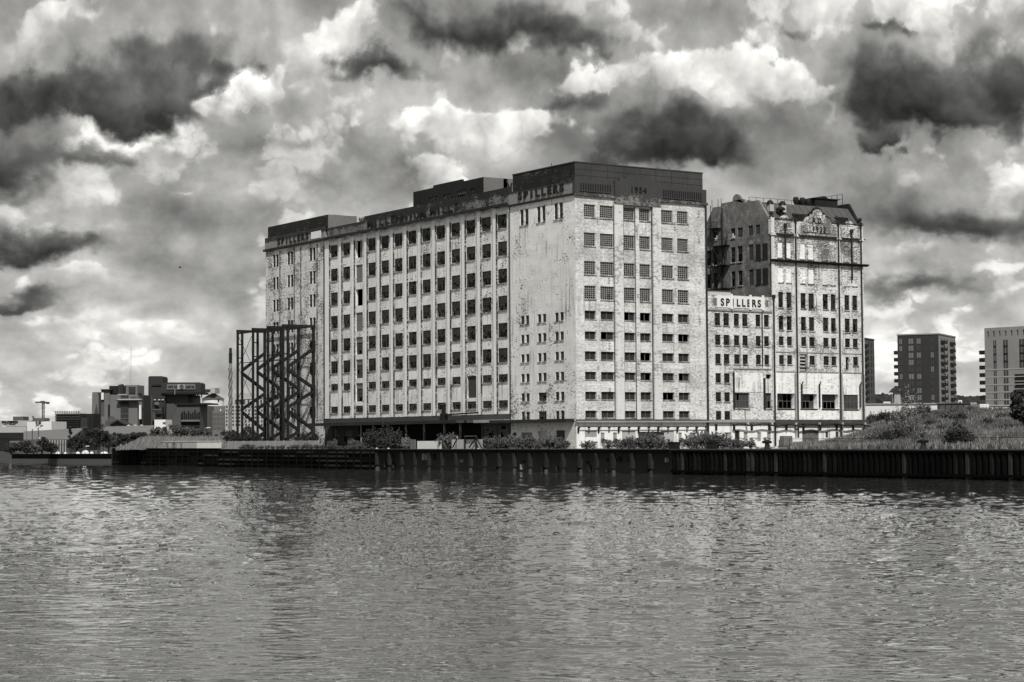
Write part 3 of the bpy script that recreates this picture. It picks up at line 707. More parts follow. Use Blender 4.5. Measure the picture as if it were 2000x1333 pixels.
for r in RW: put_window(mill, PA(.1), RZA, *r, 6, 6, depth=.1, gone=.2, sill=False)
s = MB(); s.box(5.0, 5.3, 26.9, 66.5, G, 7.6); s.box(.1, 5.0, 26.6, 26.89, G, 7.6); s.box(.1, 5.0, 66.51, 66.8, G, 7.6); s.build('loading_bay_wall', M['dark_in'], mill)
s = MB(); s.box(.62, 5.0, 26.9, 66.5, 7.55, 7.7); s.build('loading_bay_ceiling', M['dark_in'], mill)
for y in (33.5, 38.5, 45.0, 51.0, 57.5, 62.5): MB().box(.35, .62, y-.13, y+.13, G, 7.6).build('column', M['concrete'], mill)
MB().tube([(-3.6, 59.4, G), (-3.6, 59.4, 7.4)], .10).build('canopy_post', M['concrete'], mill)
MB().box(-4.0, 1.0, 61, 63.5, G, 4.6).build('loading_dock', M['concrete_dk'], mill); MB().box(-1, .08, 66.9, 69.3, G, 5.4).build('loading_dock', M['concrete_dk'], mill)
# small hoist standing on the canopy
s = MB(); s.box(-3.6, -2.7, 32.2, 33.2, 7.83, 9.0); s.box(-3.4, -2.9, 32.4, 33.0, 9.0, 10.1); s.lathe((-3.15, 32.7, 10.05), [(.25,0),(.42,.25),(.2,.55),(.02,.6)], 8); s.build('hoist_body', M['steel'], mill)
MB().beam((-3.1, 32.2, 8.75), (-3.1, 22.5, 8.95), .35, .22).build('hoist_arm', M['steel'], mill)
# tower dock side ground storey
TG = [(16.28,17.42,5.3,5.78),(11.95,14.99,G,5.76),(7.87,10.05,G,5.98),(3.13,5.56,G,6.03)]
s = MB(); wall(s, TG, 0, 17.8, G, 7.4, PA(.05), .35); s.build('tower_base_wall', M['pil_gable'], mill)
MB().box(.3, .36, 11.95, 14.99, G, 5.76).build('roller_shutter', M['board'], mill)
MB().box(.3, .36, 7.87, 10.05, G, 5.98).build('roller_shutter', M['board_lt'], mill)
MB().box(.3, .36, 3.13, 5.56, G, 6.03).build('door', M['board_dk'], mill)
MB().box(.25, .3, 16.28, 17.42, 5.3, 5.78).build('vent_grille', M['metal_dk'], mill)
s = MB(); s.box(-1.6, .04, .6, 21.5, 7.25, 7.72); s.build('tower_canopy', M['stain_trim'], mill)
# gable ground storey: ledge, white wall with doors and shutters, bracket pipes
DG = [(1.58,3.74,4.98,5.91),(4.47,5.16,4.2,5.64),(6.73,7.47,4.2,5.64),(8.39,10.99,G,5.89),(15.76,18.32,G,5.9),(19.17,19.84,4.2,5.6),(21.35,22.03,4.2,5.6),(3.0,3.9,G,4.3)]
s = MB(); wall(s, DG, 0, BW, G, 7.15, PB(.06), .3); s.build('gable_base_wall', M['paint_base'], mill)
s = MB(); s.box(-.2, BW, -.45, .06, 7.16, 7.42); s.build('gable_ledge', M['concrete'], mill)
s = MB(); s.box(-.1, BW, -.2, .05, 7.43, 7.61); s.build('gable_ledge_top', M['stain_trim'], mill)
MB().box(1.6, 3.72, .16, .22, 5.0, 5.9).build('louvre_panel', M['concrete'], mill)
for r in DG[1:3]+DG[5:7]: MB().box(r[0]+.02, r[1]-.02, .2, .26, r[2]+.02, r[3]-.02).build('door', M['concrete'], mill)
for r in (DG[3], DG[4], DG[7]): MB().box(r[0]+.02, r[1]-.02, .2, .26, r[2]+.02, r[3]-.02).build('roller_shutter', M['board_lt'], mill)
s = MB(); s.box(11.5, 15.1, -1.6, .05, G, 5.6); s.build('switch_room', M['board'], mill)
s = MB(); s.box(11.3, 15.3, -1.9, .05, 5.61, 5.75); s.build('switch_room_roof', M['steel'], mill)
for u in (4.7, 7.0, 19.5, 21.8):                                      # little canopies over the doors
    s = MB(); s.poly([(u-.3,.0,4.75),(u+.3,.0,4.75),(u+.3,-1.0,4.45),(u-.3,-1.0,4.45)]); s.poly([(u-.3,.0,4.69),(u+.3,.0,4.69),(u+.3,-1.0,4.39),(u-.3,-1.0,4.39)])
    s.beam((u-.25,0,4.1),(u-.25,-.9,4.42),.06); s.beam((u+.25,0,4.1),(u+.25,-.9,4.42),.06); s.build('door_canopy', M['steel'], mill)
for i in range(14):
    u = .25+1.86*i; s = MB(); s.box(u-.07, u+.07, -.5, .05, 6.30, 6.46); s.beam((u, .02, 5.7), (u, -.42, 6.3), .08)
    if i % 2 == 0: s.box(u-.10, u+.10, -.12, .05, 5.6, 6.4)
    s.build('bracket', M['stain_trim'], mill)
MB().tube([(.1,-.4,6.52),(6,-.4,6.50),(12,-.4,6.53),(18,-.4,6.50),(24.8,-.4,6.52)], .07, 6).build('service_pipe', M['pipe'], mill)
# drain pipes
MB().tube([(24.85,-.18,G),(24.85,-.18,41.0)], .16, 8).build('drain_pipe', M['pipe'], mill)
MB().tube([(8.86,-.05,7.7),(8.86,-.05,40.0)], .08, 6).build('drain_pipe', M['pipe'], mill)
MB().tube([(14.30,-.05,7.7),(14.30,-.05,40.0)], .06, 6).build('drain_pipe', M['pipe'], mill)
MB().tube([(-.12,79.55,7.0),(-.12,79.55,41.2)], .11, 6).build('drain_pipe', M['pipe'], mill)
MB().tube([(-.12,17.66,8.0),(-.12,17.66,41.2)], .07, 6).build('drain_pipe', M['pipe'], mill)
for u in (4.15, 6.2, 11.57, 18.86, 23.6):                             # spalled concrete showing the bars, in ladders down the front
    s = MB(); z = random.uniform(9, 12)
    while z < 39:
        if random.random() < .45:
            for k in range(random.randint(2, 6)): s.box(u-.22, u+.22*random.uniform(.3,1), -.022 if not 11.2 < u < 12 else -.085, .05, z, z+.07); z += .24
        z += random.uniform(1.2, 4.5)
    if s.f: note(s.build('spalled_bars', M['stain_trim'], mill), kind='stuff')
for u in (2.2, 6.8, 11.3, 16.0):
    s = MB(); z = random.uniform(9, 22)
    while z < 36:
        if random.random() < .5:
            for k in range(random.randint(1, 4)): s.box(-.02, .05, u-.12, u+.12*random.uniform(.3,1), z, z+.10); z += .34
        z += random.uniform(1.5, 4.5)
    if s.f: note(s.build('spalled_bars', M['stain_trim'], mill), kind='stuff')

# ------------------------------------------------------------------ link block with the painted sign
lk = thing('link_block', 'lower white block between the two mills with a faded painted rooftop sign', 'mill block', (25.1, 0, G))
L0, L1 = 25.06, 38.25
LC = [(26.6,27.7),(28.32,29.47),(30.42,31.5),(32.14,33.24),(34.88,35.9),(36.62,37.64)]
LR = [(22.35,24.27),(19.27,20.87),(16.36,17.88),(13.37,14.86),(10.42,11.88),(7.58,8.94)]
rects = [(a, b_, c, d) for i, (a, b_) in enumerate(LC) for j, (c, d) in enumerate(LR) if j < 3 or i < 2]
BIG = [(30.25,33.46,9.41,11.82),(36.62,38.0,9.38,11.82)]
NI = [(36.9,38.0,14.1,14.8)]
s = MB(); wall(s, rects+BIG+NI, L0, L1, 7.6, 24.9, PB(.03), .4); s.build('front_wall', M['paint_link'], lk)
for (a, b_, c, d) in rects: put_window(lk, PB(.03), 0, a, b_, c, d, 4, 5, depth=.18, gone=.22, fm='metal_dk', gm='glass_g')
for (a, b_, c, d) in BIG: put_window(lk, PB(.03), 0, a, b_, c, d, 5 if b_-a > 2 else 2, 2, depth=.3, gone=.15, fm='metal_gr', gm='glass', bar=.06)
s = MB(); s.box(L0, 26.25, -.05, .5, 24.92, 26.85); s.box(26.26, L1, -.12, .5, 24.92, 27.1); s.build('parapet', M['paint_link'], lk)
s = MB(); s.box(L0, 30.3, .52, 6, 26.9, 27.75); s.build('roof_box', M['board_lt'], lk)
s = MB(); s.box(L0, 30.4, .40, 6.1, 27.76, 27.9); s.build('roof_box_lid', M['stain_trim'], lk)
s = MB(); s.box(26.9, 36.1, -.20, -.125, 25.15, 26.98); s.build('sign_board', M['white'], lk)
lettering('SPILLERS', lk, 27.4, 36.0, 25.45, 1.12, PB(-.20), 0, M['letters'], 0.06, 0.045, d=-.035, wide=.95)
for u in (29.75, 33.6, 36.2):
    s = MB(); s.box(u-.20, u+.20, -.36, -.21, 24.95, 27.3); s.build('sign_batten', M['pil_front'], lk)
for u in (26.55, 37.1): MB().box(u-.3, u+.3, -.18, -.125, 25.6, 26.6).build('sign_panel', M['board'], lk)
s = MB(); s.box(L0, L1, -.16, .02, 24.66, 24.9); s.build('string_course', M['concrete'], lk)
s = MB(); s.box(L0, L1, .5, 16, 24.4, 24.6); s.build('roof', M['concrete_dk'], lk)
s = MB(); s.box(L0, L1, 15.7, 16, G, 24.4); s.build('back_wall', M['concrete_dk'], lk)
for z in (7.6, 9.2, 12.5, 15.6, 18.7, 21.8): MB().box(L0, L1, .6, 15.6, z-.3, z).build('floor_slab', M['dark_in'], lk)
MB().box(L0, L1, 5, 5.2, 7.6, 24.3).build('added_inner_wall', M['dark_in'], lk)  # added partition, stops light and view behind the windows
s = MB(); s.box(30.05, 30.25, -.25, .02, 9.3, 15.0); s.box(36.3, 36.55, -.25, .02, 9.3, 14.2); s.build('vertical_duct', M['pipe'], lk)
s = MB(); s.box(30.3, 36.2, -.03, .028, 11.95, 15.0); s.build('rendered_patch', M['paint_low'], lk)
MB().box(30.1, 38.0, -.10, .02, 15.55, 15.70).build('string_course', M['concrete'], lk)
MB().tube([(36.1,-.15,16),(36.1,-.15,24.6)], .09, 6).build('drain_pipe', M['pipe'], lk)

# ------------------------------------------------------------------ the older mill dated 1933
om = thing('dated_mill', 'older white flaking brick mill with mansard roof, scrolled gable and ball finials', 'mill', (38.3, 0, G))
O0, O1, OD = 38.3, 58.2, 17.0
WC = [(39.66,40.7),(41.37,42.46),(44.39,45.5),(46.12,47.28),(49.14,50.32),(50.88,51.97),(53.91,55.02),(55.64,56.77)]
WR = [(25.55,28.03),(22.25,24.18),(19.47,20.91),(16.46,17.92)]
fr = [(a, b_, c, d) for i, (a, b_) in enumerate(WC) for j, (c, d) in enumerate(WR) if not (j == 1 and False)]
WR[1] = (21.95, 24.18)
fr = []
for i, (a, b_) in enumerate(WC):
    for j, (c, d) in enumerate(WR):
        if j == 3 and i in (2, 6): continue
        fr.append((a, b_, c, d))
HOLE = [(44.05, 45.6, 15.35, 18.15), (54.0, 54.78, 15.75, 17.87)]
BIGW = [(39.15,42.86,9.37,11.78),(44.11,47.6,9.39,11.75),(48.66,52.23,9.35,11.73),(53.43,56.62,9.30,11.69)]
BLIND = []
for (a, b_) in WC:
    BLIND += [(a, b_, 33.6, 36.05), (a, b_, 29.6, 32.0)]
s = MB(); wall(s, fr+HOLE, O0, O1, 15.2, 33.0, PB(0), .4); 
# shallow blind windows are set into the wall
s2 = MB(); wall(s2, BLIND, O0, O1, 28.6, 37.3, PB(0), .12)
s = MB(); wall(s, fr+HOLE, O0, O1, 15.2, 28.6, PB(0), .4)
s.v = s.v; n = len(s.v); s.f += [tuple(i+n for i in f) for f in s2.f]; s.v += s2.v; s.mi += s2.mi
s.build('front_wall', M['paint_1933'], om)
for i, r in enumerate(BLIND):
    MB().box(r[0]+.01, r[1]-.01, .09, .16, r[2]+.01, r[3]-.01).build('blind_window', M['paint_low'] if r[0] < 47.5 else M['paint_1933'], om)
    MB().box(r[0]-.1, r[1]+.1, -.12, .08, r[2]-.16, r[2]-.01).build('sill', M['sill'], om)
for r in fr: put_window(om, PB(0), 0, *r, 3, 5, depth=.2, gone=.12, fm='metal_dk', gm='glass_g')
for k in range(5): MB().box(44.07, 45.3, .15, .19, 15.5+.55*k, 15.75+.55*k).build('louvre', M['board_lt'], om)
s = MB(); wall(s, BIGW, O0, O1, 7.6, 15.2, PB(0), 1.0); s.build('lower_front_wall', M['paint_low'], om)
for i, r in enumerate(BIGW):
    put_window(om, PB(0), 0, r[0], r[1], r[2], r[3], 4, 2, depth=.85 if i in (0, 1, 2) else .15, gone=.55 if i < 3 else .1, fm='metal_gr', gm='glass', bar=.06, sill=False)
    MB().box(r[0]-.1, r[1]+.1, -.10, -.004, r[2]-.16, r[2]-.01).build('sill', M['stain_trim'], om)
# parapet with scrolls and the date gable
s = MB(); s.box(O0, O1, 0, .45, 37.30, 39.7); s.build('parapet', M['paint_1933'], om)
def arc(cx, cz, r, a0, a1, n=8): return [(cx+r*math.cos(R(a0+(a1-a0)*i/n)), cz+r*math.sin(R(a0+(a1-a0)*i/n))) for i in range(n+1)]
g = [(45.15,38.0)] + arc(46.35, 39.35, 1.15, 180, 100, 6) + [(46.55,40.6),(46.55,40.95),(47.15,40.95)] + arc(48.2, 40.75, 1.05, 170, 10, 12) + [(49.3,40.95),(49.9,40.95),(49.9,40.6)] + arc(50.05, 39.35, 1.15, 80, 0, 6) + [(51.2,38.0)]
s = MB(); s.prism(g, -.14, .42, PB(0)); s.build('date_gable', M['paint_1933'], om)
rim = MB(); gg = g[1:-1]
for i in range(len(gg)-1): rim.beam((gg[i][0], .12, gg[i][1]+.06), (gg[i+1][0], .12, gg[i+1][1]+.06), .68, .14, up=(0,1,0))
rim.build('gable_coping', M['stain_trim'], om)
lettering('A.D.', om, 47.0, 49.4, 39.45, .95, PB(-.14), 0, M['letters'], .10, .01, d=-.06, wide=.9)
lettering('1933', om, 46.8, 50.0, 38.12, .85, PB(-.14), 0, M['letters'], .10, .01, d=-.06, wide=.9)
for (cx, cz) in ((41.3, 39.9), (55.3, 39.75)):
    s = MB(); s.prism(arc(cx, cz-.3, .85, 180, 0, 8), -.06, .4, PB(0)); s.build('scroll', M['paint_1933'], om)
MB().box(O0-.1, 45.1, -.12, .5, 39.72, 39.86).build('parapet_coping', M['stain_trim'], om)
MB().box(51.25, O1+.1, -.12, .5, 39.72, 39.86).build('parapet_coping', M['stain_trim'], om)
for u in (38.55, 43.35, 52.65, 57.75):                               # pilaster strips with ball finials
    s = MB(); s.box(u-.30, u+.30, -.16, -.004, 9.0, 37.28); s.box(u-.34, u+.34, -.16, .5, 37.31, 40.0); p = s.build('pilaster', M['pil_gable'], om); sub(p)
    MB().lathe((u,.15,40.0), [(.42,0),(.42,.12),(.22,.2),(.16,.32),(.3,.48),(.36,.66),(.3,.85),(.12,.98),(.02,1.0)], 10).build('finial', M['stain_trim'], p, True)
    MB().prism([(u-.6,37.1),(u,37.75),(u+.6,37.1)], -.36, -.165, PB(0)).build('pediment', M['pil_gable'], p)
for (u, z0, z1) in ((41.08,33.0,38.6),(43.24,3.4,39.6),(52.5,3.4,39.6),(55.45,30.5,38.4),(57.5,3.4,39.6),(38.42,3.4,27)):
    s = MB(); s.tube([(u,-.3,z0),(u,-.3,z1)], .14, 8); s.box(u-.25,u+.25,-.5,-.17,z1-.1,z1+.5); s.build('drain_pipe', M['pipe'], om)
s = MB(); s.box(O0-.15, O1+.25, -.35, -.005, 37.18, 37.44); s.build('upper_cornice', M['stain_trim'], om)
s = MB(); s.prism([(-.75,33.22),(-.75,33.1),(-.3,32.86),(0,32.86),(0,33.22)], O0-.3, O1+.7, lambda u, v, d: Vector((d, u-.004, v))); s.build('main_cornice', M['stain_trim'], om)
MB().box(O0, O1, -.08, -.004, 18.35, 18.5).build('string_course', M['concrete'], om)
MB().box(O0, O1, -.08, -.004, 15.2, 15.36).build('string_course', M['concrete'], om)
for u in (48.0, 44.2, 56.9): MB().tube([(u,-.2,9.6),(u,-.2,13.3),(u+.3,-.2,13.7)], .14, 8).build('dust_pipe', M['pipe'], om)
for u in (43.1, 52.7, 57.6): MB().box(u-.28, u+.28, -.3, -.004, 3.4, 15.0).build('pier', M['concrete'], om)
# side wall with its stepped and arched top, mansard roof behind
SX = O0
g = [(0.25,G),(0.25,39.75),(.5,39.8),(2.95,43.0),(5.0,43.05),(5.3,43.3),(5.9,43.25),(6.1,42.9),(6.55,42.95),(6.6,43.55),(7.45,43.55)] + arc(8.5, 43.6, .98, 0, 180, 10) + [(9.85,43.5),(12.3,43.45),(12.3,43.0),(12.9,43.0),(14.5,43.0),(16.2,40.7),(OD,39.8),(OD,G)]
SW = [(8.87,10.0,37.42,39.05),(6.97,8.3,37.45,39.0),(4.42,5.6,37.47,39.08),(2.63,3.8,37.53,39.05),(8.9,10.08,33.44,35.95),(7.1,8.34,33.42,36.0),(4.4,5.57,33.45,36.0),(8.95,10.02,29.47,31.97),(7.17,8.26,29.54,31.96),(4.4,5.6,29.34,31.96),
      (13.46,14.56,37.5,39.08),(13.5,14.6,33.36,35.95),(13.5,14.57,29.6,32.05),(15.2,16.35,33.4,35.9),(15.28,16.4,29.6,31.95)]
s = MB(); wall(s, SW, .25, OD, 24.5, 39.4, PA(SX), .35)
top = [(0.25,39.4)] + g[1:-2] + [(OD,39.8),(OD,39.4)]
s.prism(top, 0, .4, PA(SX)); s.build('side_wall', M['brick_side'], om)
for i, r in enumerate(SW):
    if i in (1, 2, 3, 6, 9): MB().box(SX+.14, SX+.20, r[0]+.01, r[1]-.01, r[2]+.01, r[3]-.01).build('boarded_window', M['board_dk'], om)
    else: put_window(om, PA(SX), RZA, *r, 2, 4, depth=.22, gone=.5)
for (a, b_, z) in ((2.44,3.8,33.5),(.75,2.2,33.5),(2.44,3.8,29.5),(.75,2.2,29.5)):
    MB().box(SX-.12, SX-.004, a, b_, z-.18, z).build('sill', M['stain_trim'], om)
    MB().box(SX-.03, SX-.004, a+.1, b_-.1, z+.02, z+2.4).build('bricked_window', M['brick_pent'], om)
MB().tube([(SX-.2,11.95,25),(SX-.2,11.9,42.6)], .12, 6).build('drain_pipe', M['pipe'], om)
MB().tube([(SX-.2,15.05,25),(SX-.2,14.9,43.4)], .06, 6).build('drain_pipe', M['pipe'], om)
fe = MB()                                                             # iron fire escape on the side wall
for (z, y0, y1) in ((36.4,10.2,14.6),(33.1,10.2,14.6),(29.3,10.2,14.6),(39.4,12.4,15.0)):
    fe.box(SX-1.0, SX-.02, y0, y1, z-.05, z); fe.beam((SX-1.0,y0,z+1.0),(SX-1.0,y1,z+1.0),.06)
    for i in range(7): y = y0+(y1-y0)*i/6; fe.beam((SX-1.0,y,z),(SX-1.0,y,z+1.0),.05)
for (y0, z0, y1, z1) in ((13.6,29.3,11.4,33.1),(11.6,33.1,13.6,36.4)):
    fe.beam((SX-.9,y0,z0),(SX-.9,y1,z1),.08,.18); fe.beam((SX-.4,y0,z0),(SX-.4,y1,z1),.08,.18)
fe.build('fire_escape', M['steel'], om)
MB().tube([(SX-.3,10.2,33.0),(SX-.5,10.6,34.2),(SX-.5,10.4,38.3),(SX-.2,10.2,38.4)], .1, 6).build('dust_pipe', M['pipe'], om)
# roof: front slope in sheets, flat top, right-hand gable wall
RF = [(.5,39.75),(3.0,42.75),(13.6,42.75),(OD,39.7)]
s = MB()
for i in range(3):
    (a, z0), (b_, z1) = RF[i], RF[i+1]; s.quad((SX+.4,a,z0),(O1-.3,a,z0),(O1-.3,b_,z1),(SX+.4,b_,z1))
s.build('mansard_roof', M['roof'], om)
for i in range(13):
    u = SX+1.4+1.42*i; s = MB(); s.beam((u,.5,39.80),(u,3.0,42.80),.07,.06); s.build('roof_seam', M['roof'], om)
s = MB(); s.prism([(.25,38.0),(.25,39.75),(2.9,43.6),(13.8,43.6),(OD,39.8),(OD,38.0)], 0, .45, PA(O1-.45)); s.build('right_gable', M['brick_pent'], om)
s = MB(); s.box(O1-.3, O1, .25, OD, G, 38.0); s.box(SX, O1-.31, OD-.3, OD, G, 38.0); s.build('back_wall', M['brick_side'], om)
MB().box(SX+.02, SX+.3, .42, OD-.3, G, 24.5).build('party_wall', M['brick_side'], om)
for z in (7.6, 9.2, 12.9, 15.9, 18.9, 21.4, 25.2, 28.9, 32.9): MB().box(SX+.45, O1-.31, 1.1, OD-.31, z-.3, z).build('floor_slab', M['dark_in'], om)
MB().box(SX+.45, O1-.31, 4.6, 4.8, 7.6, 39.0).build('added_inner_wall', M['dark_in'], om)  # added partition that keeps the depth behind the windows dark
for (u, z, k) in ((39.6,41.7,1.0),(42.2,41.7,1.0)):                    # pale dormer vents on the slope
    s = MB(); s.box(u-.35,u+.45,1.2,2.6,z-.6,z+.6); p = s.build('dormer_vent', M['vent'], om); sub(p)
    MB().lathe((u+.05,1.7,z+.6), [(.62,0),(.62,.12),(.5,.4),(.3,.6),(.02,.7)], 10).build('cowl', M['steel'], p)
for (u, z) in ((47.4,43.0),(48.8,43.0),(50.0,42.9)):                   # round ventilators on the flat roof
    MB().lathe((u,4.2,z-.3), [(.28,0),(.28,.3),(.42,.5),(.5,.95),(.46,1.35),(.34,1.5),(.02,1.55)], 12).build('roof_ventilator', M['steel'], om, True)
MB().lathe((41.2,.9,40.6), [(.25,0),(.25,.7),(.75,.75),(.75,1.0),(.5,1.2),(.02,1.3)], 10).build('roof_ventilator', M['steel'], om)
for u in (44.3, 53.3):
    s = MB(); s.prism([(.5,39.9),(.5,40.9),(1.9,41.1),(1.9,41.0)], u, u+2.2, lambda a, b2, d: Vector((d, a, b2))); s.build('dormer', M['steel'], om)
s = MB(); s.box(51.9, 56.9, 4.5, 9.0, 42.76, 44.3); s.build('roof_hut', M['brick_pent'], om)
s = MB(); s.box(51.6, 57.2, 4.3, 9.2, 44.31, 44.45); s.prism([(53.4,44.46),(54.2,44.9),(54.6,44.9),(55.4,44.46)], 5, 7, PB(0)); s.build('roof_hut_lid', M['steel'], om)
MB().lathe((51.0,5.4,42.8), [(.7,0),(.7,1.1),(.45,1.35),(.02,1.4)], 12).build('roof_tank', M['steel'], om)
s = MB()                                                              # guard rail along the roof
for i in range(13):
    u = 41.0+1.55*i; s.beam((u,8.5,42.75),(u,8.5,44.3),.06)
s.beam((41.0,8.5,44.3),(59.6,8.5,44.3),.05); s.beam((41.0,8.5,43.6),(59.6,8.5,43.6),.04); s.build('guard_rail', M['steel'], om)
s = MB()
for i in range(4): s.beam((58.0,4.5+i*1.3,43.5),(58.0,4.5+i*1.3,45.4),.07)
s.beam((58.0,4.5,45.4),(58.0,8.6,45.4),.06); s.beam((58,4.5,44.6),(58,8.6,44.6),.05); s.build('guard_rail', M['steel'], om)
for y in (12.6, 13.4, 15.0): MB().tube([(SX+.2,y,42.8),(SX+.2,y,44.3)], .05, 5).build('roof_rod', M['steel'], om)
# ground storey of link block and old mill with the lagged pipe that sags along both
LGD = [(26.4,27.2,G,5.6),(28.3,29.6,G,5.6),(30.4,31.4,G,5.9),(32.2,33.0,4.2,5.6),(35.0,35.8,4.2,5.6),(37.0,37.8,4.2,5.6)]
s = MB(); wall(s, LGD, L0, L1, G, 7.15, PB(.08), .3); s.build('base_wall', M['paint_base'], lk)
for i, r in enumerate(LGD): MB().box(r[0]+.02, r[1]-.02, .22, .28, r[2]+.02, r[3]-.02).build('door', M['metal_dk'] if i == 2 else M['concrete'], lk)
s = MB(); s.box(L0, L1, -.4, .05, 7.16, 7.55); s.build('ledge', M['concrete'], lk)
for u in (30.9, 33.6, 36.4):
    s = MB(); s.poly([(u-.35,.0,4.8),(u+.35,.0,4.8),(u+.9,-1.1,4.55),(u+.2,-1.1,4.55)]); s.beam((u,0,4.1),(u+.4,-.95,4.5),.07); s.build('door_canopy', M['steel'], lk)
MGD = [(44.4,48.0,G,5.9),(49.4,50.0,4.7,5.6),(51.6,52.3,4.7,5.6)]
s = MB(); wall(s, MGD, O0, O1, G, 7.1, PB(.08), .3); s.build('base_wall', M['paint_base'], om)
MB().box(44.42, 47.98, .25, .3, G, 5.88).build('brick_infill', M['brick_side'], om)
for r in MGD[1:]: MB().box(r[0]+.02, r[1]-.02, .2, .26, r[2]+.02, r[3]-.02).build('louvre', M['board_dk'], om)
s = MB(); s.box(O0, O1+.3, -.5, .07, 6.95, 7.56); s.build('ledge', M['concrete_dk'], om)
lp = [(29.5+i*1.0, -.75, 6.75+.16*math.sin(i*1.25)+.05*math.sin(i*.37)) for i in range(30)]
MB().tube(lp, .13, 7).build('lagged_pipe', M['pipe'], om, True)
for i in range(3, 30, 5): u = 29.5+i; MB().box(u-.1, u+.1, -.8, -.4, 6.8, 7.15).build('pipe_bracket', M['vent'], om)
for i in range(9): u = 26.5+3.6*i; MB().box(u-.1, u+.1, -.3, .08, 5.9, 6.9).build('bracket', M['stain_trim'], lk if u < L1 else om)

# ------------------------------------------------------------------ steel shoring in front of the end bay
sf = thing('shoring_frame', 'black steel shoring frame of posts and zigzag struts against the end bay', 'steel frame', (-3.5, 93, G))
YS = [103.0, 95.9, 88.8, 82.8]; XFRONT = [-6.3, -6.5, -6.9, -6.8]
def hbeam(p, q, w, name='post'):
    s = MB(); p = Vector(p); q = Vector(q); d = (q-p).normalized(); side = Vector((0,1,0)) if abs(d.y) < .9 else Vector((1,0,0))
    n = d.cross(side).normalized()
    for k in (-1, 1): s.beam(p+side*(k*w*.42), q+side*(k*w*.42), w*.22, w, up=n)
    s.beam(p, q, w*.62, w*.18, up=n); return s.build(name, M['steel'], sf)
for y, xf in zip(YS, XFRONT):
    for dx in (0, .95): hbeam((xf+dx, y, G), (xf+dx, y, 25.7), .36)
    hbeam((-.6, y, G), (-.6, y, 25.7), .42)
    hbeam((xf-.2, y, 25.75), (-.35, y, 25.75), .45, 'top_beam')
    for (z0, z1) in ((18.2,21.6),(17.7,14.4),(10.8,13.8),(10.3,6.7)): hbeam((xf+.9, y, z0), (-.6, y, z1), .52, 'strut')
    hbeam((xf+.9, y, 3.6), (-.6, y, 6.4), .52, 'strut')
    for z in (23.2, 20.6, 12.4): MB().beam((xf, y, z), (xf+.95, y, z), .2).build('batten', M['steel'], sf)
for i in range(3):
    for z in (25.3, 19.6, 12.6): 
        MB().beam((XFRONT[i]+.2, YS[i], z), (XFRONT[i+1]+.2, YS[i+1], z), .28 if z > 25 else .12).build('rail', M['steel'], sf)
        MB().beam((-.6, YS[i], z+.4), (-.6, YS[i+1], z+.4), .24 if z > 25 else .12).build('rail', M['steel'], sf)
    for (z0, z1) in ((18.6,25.0),(12.6,19.0),(5,12.0)):
        if i in (0, 2):
            s = MB(); s.tube([(XFRONT[i], YS[i], z0), (XFRONT[i+1], YS[i+1], z1)], .05, 5); s.tube([(XFRONT[i], YS[i], z1), (XFRONT[i+1], YS[i+1], z0)], .05, 5); s.build('tie_rod', M['steel'], sf)
        if i == 2: MB().tube([(-.6, YS[i], z0), (-.6, YS[i+1], z1)], .04, 5).build('tie_rod', M['steel'], sf)

# ------------------------------------------------------------------ quay walls
rq = random.Random(3)
q1 = thing('timber_quay', 'black timber-faced quay wall with rotting horizontal walings and plants along its top', 'quay wall', (QX, 110, 0))
s = MB(); s.box(QX, QX+.58, YM1, QE+.1, -.8, G-.02); s.build('wall_face', M['timber'], q1)
y420 = on_x(425, QX).y
for z in (2.75, 2.1, 1.35, .55):
    y = YM1+.1
    while y < y420-1:
        L = rq.uniform(4, 9); y1 = min(y+L, y420)
        if rq.random() < .88: MB().box(QX-.22, QX-.005, y, y1-.15, z-.16, z+.16).build('waling', M['timber_lt'] if rq.random() < .55 else M['timber'], q1)
        y = y1
    y = y420
    while y < QE-2:
        L = rq.uniform(2, 7); y1 = min(y+L, QE-.3)
        if rq.random() < .6: MB().box(QX-.2, QX-.005, y, y1-.2, z-.14, z+.14+rq.uniform(-.05,.05)).build('waling', M['timber_lt'] if rq.random() < .25 else M['timber'], q1)
        y = y1
y = YM1+1.0
while y < QE-.6:
    sp = 2.9 if y < y420 else 3.6
    MB().box(QX-.36, QX-.225, y, y+.32, -.6, G-.1+rq.uniform(-.3,.1)).build('timber_post', M['timber'], q1); y += sp*rq.uniform(.8, 1.2)
s = MB(); s.box(QX-.12, QX+.7, y420, QE+.1, G-.015, G+.16); s.build('coping', M['black'], q1)
for y in (QE-3.5, QE-8.5): MB().tube([(QX+.4,y,G),(QX+.4,y,G+1.0)], .16, 7).build('mooring_post', M['concrete'], q1)
MB().box(QX-.1, QX+.2, QE+.12, QE+.4, -.6, G-.1).build('corner_post', M['timber_lt'], q1)
q2 = thing('piled_quay', 'open quay deck on a row of posts over a black void', 'quay wall', (QX, 5, 0))
MB().box(QX-.15, QX+3.55, YM0+.02, YM1-.02, G-.42, G+.01).build('deck_edge', M['cap'], q2)
MB().box(QX-.22, QX-.155, YM0+.02, YM1-.02, G-.55, G-.05).build('fender_beam', M['black'], q2)
y = YM1-.6; k = 0
while y > YM0:
    s = MB(); s.box(QX-.28, QX+.18, y-.24, y+.24, .75, G-.56); p = s.build('fender_post', M['timber_lt'], q2); sub(p)
    s = MB(); s.lathe((QX-.05,y+rq.uniform(-.1,.1),-.5), [(.26,0),(.30,.5),(.26,.8),(.18,.95),(.05,1.0)], 7); s.build('post_foot', M['cap'] if rq.random() < .35 else M['timber_lt'], p)  # rounded foot, some in a paler tone painted as a waterline glint
    y -= 4.05*rq.uniform(.93, 1.07); k += 1
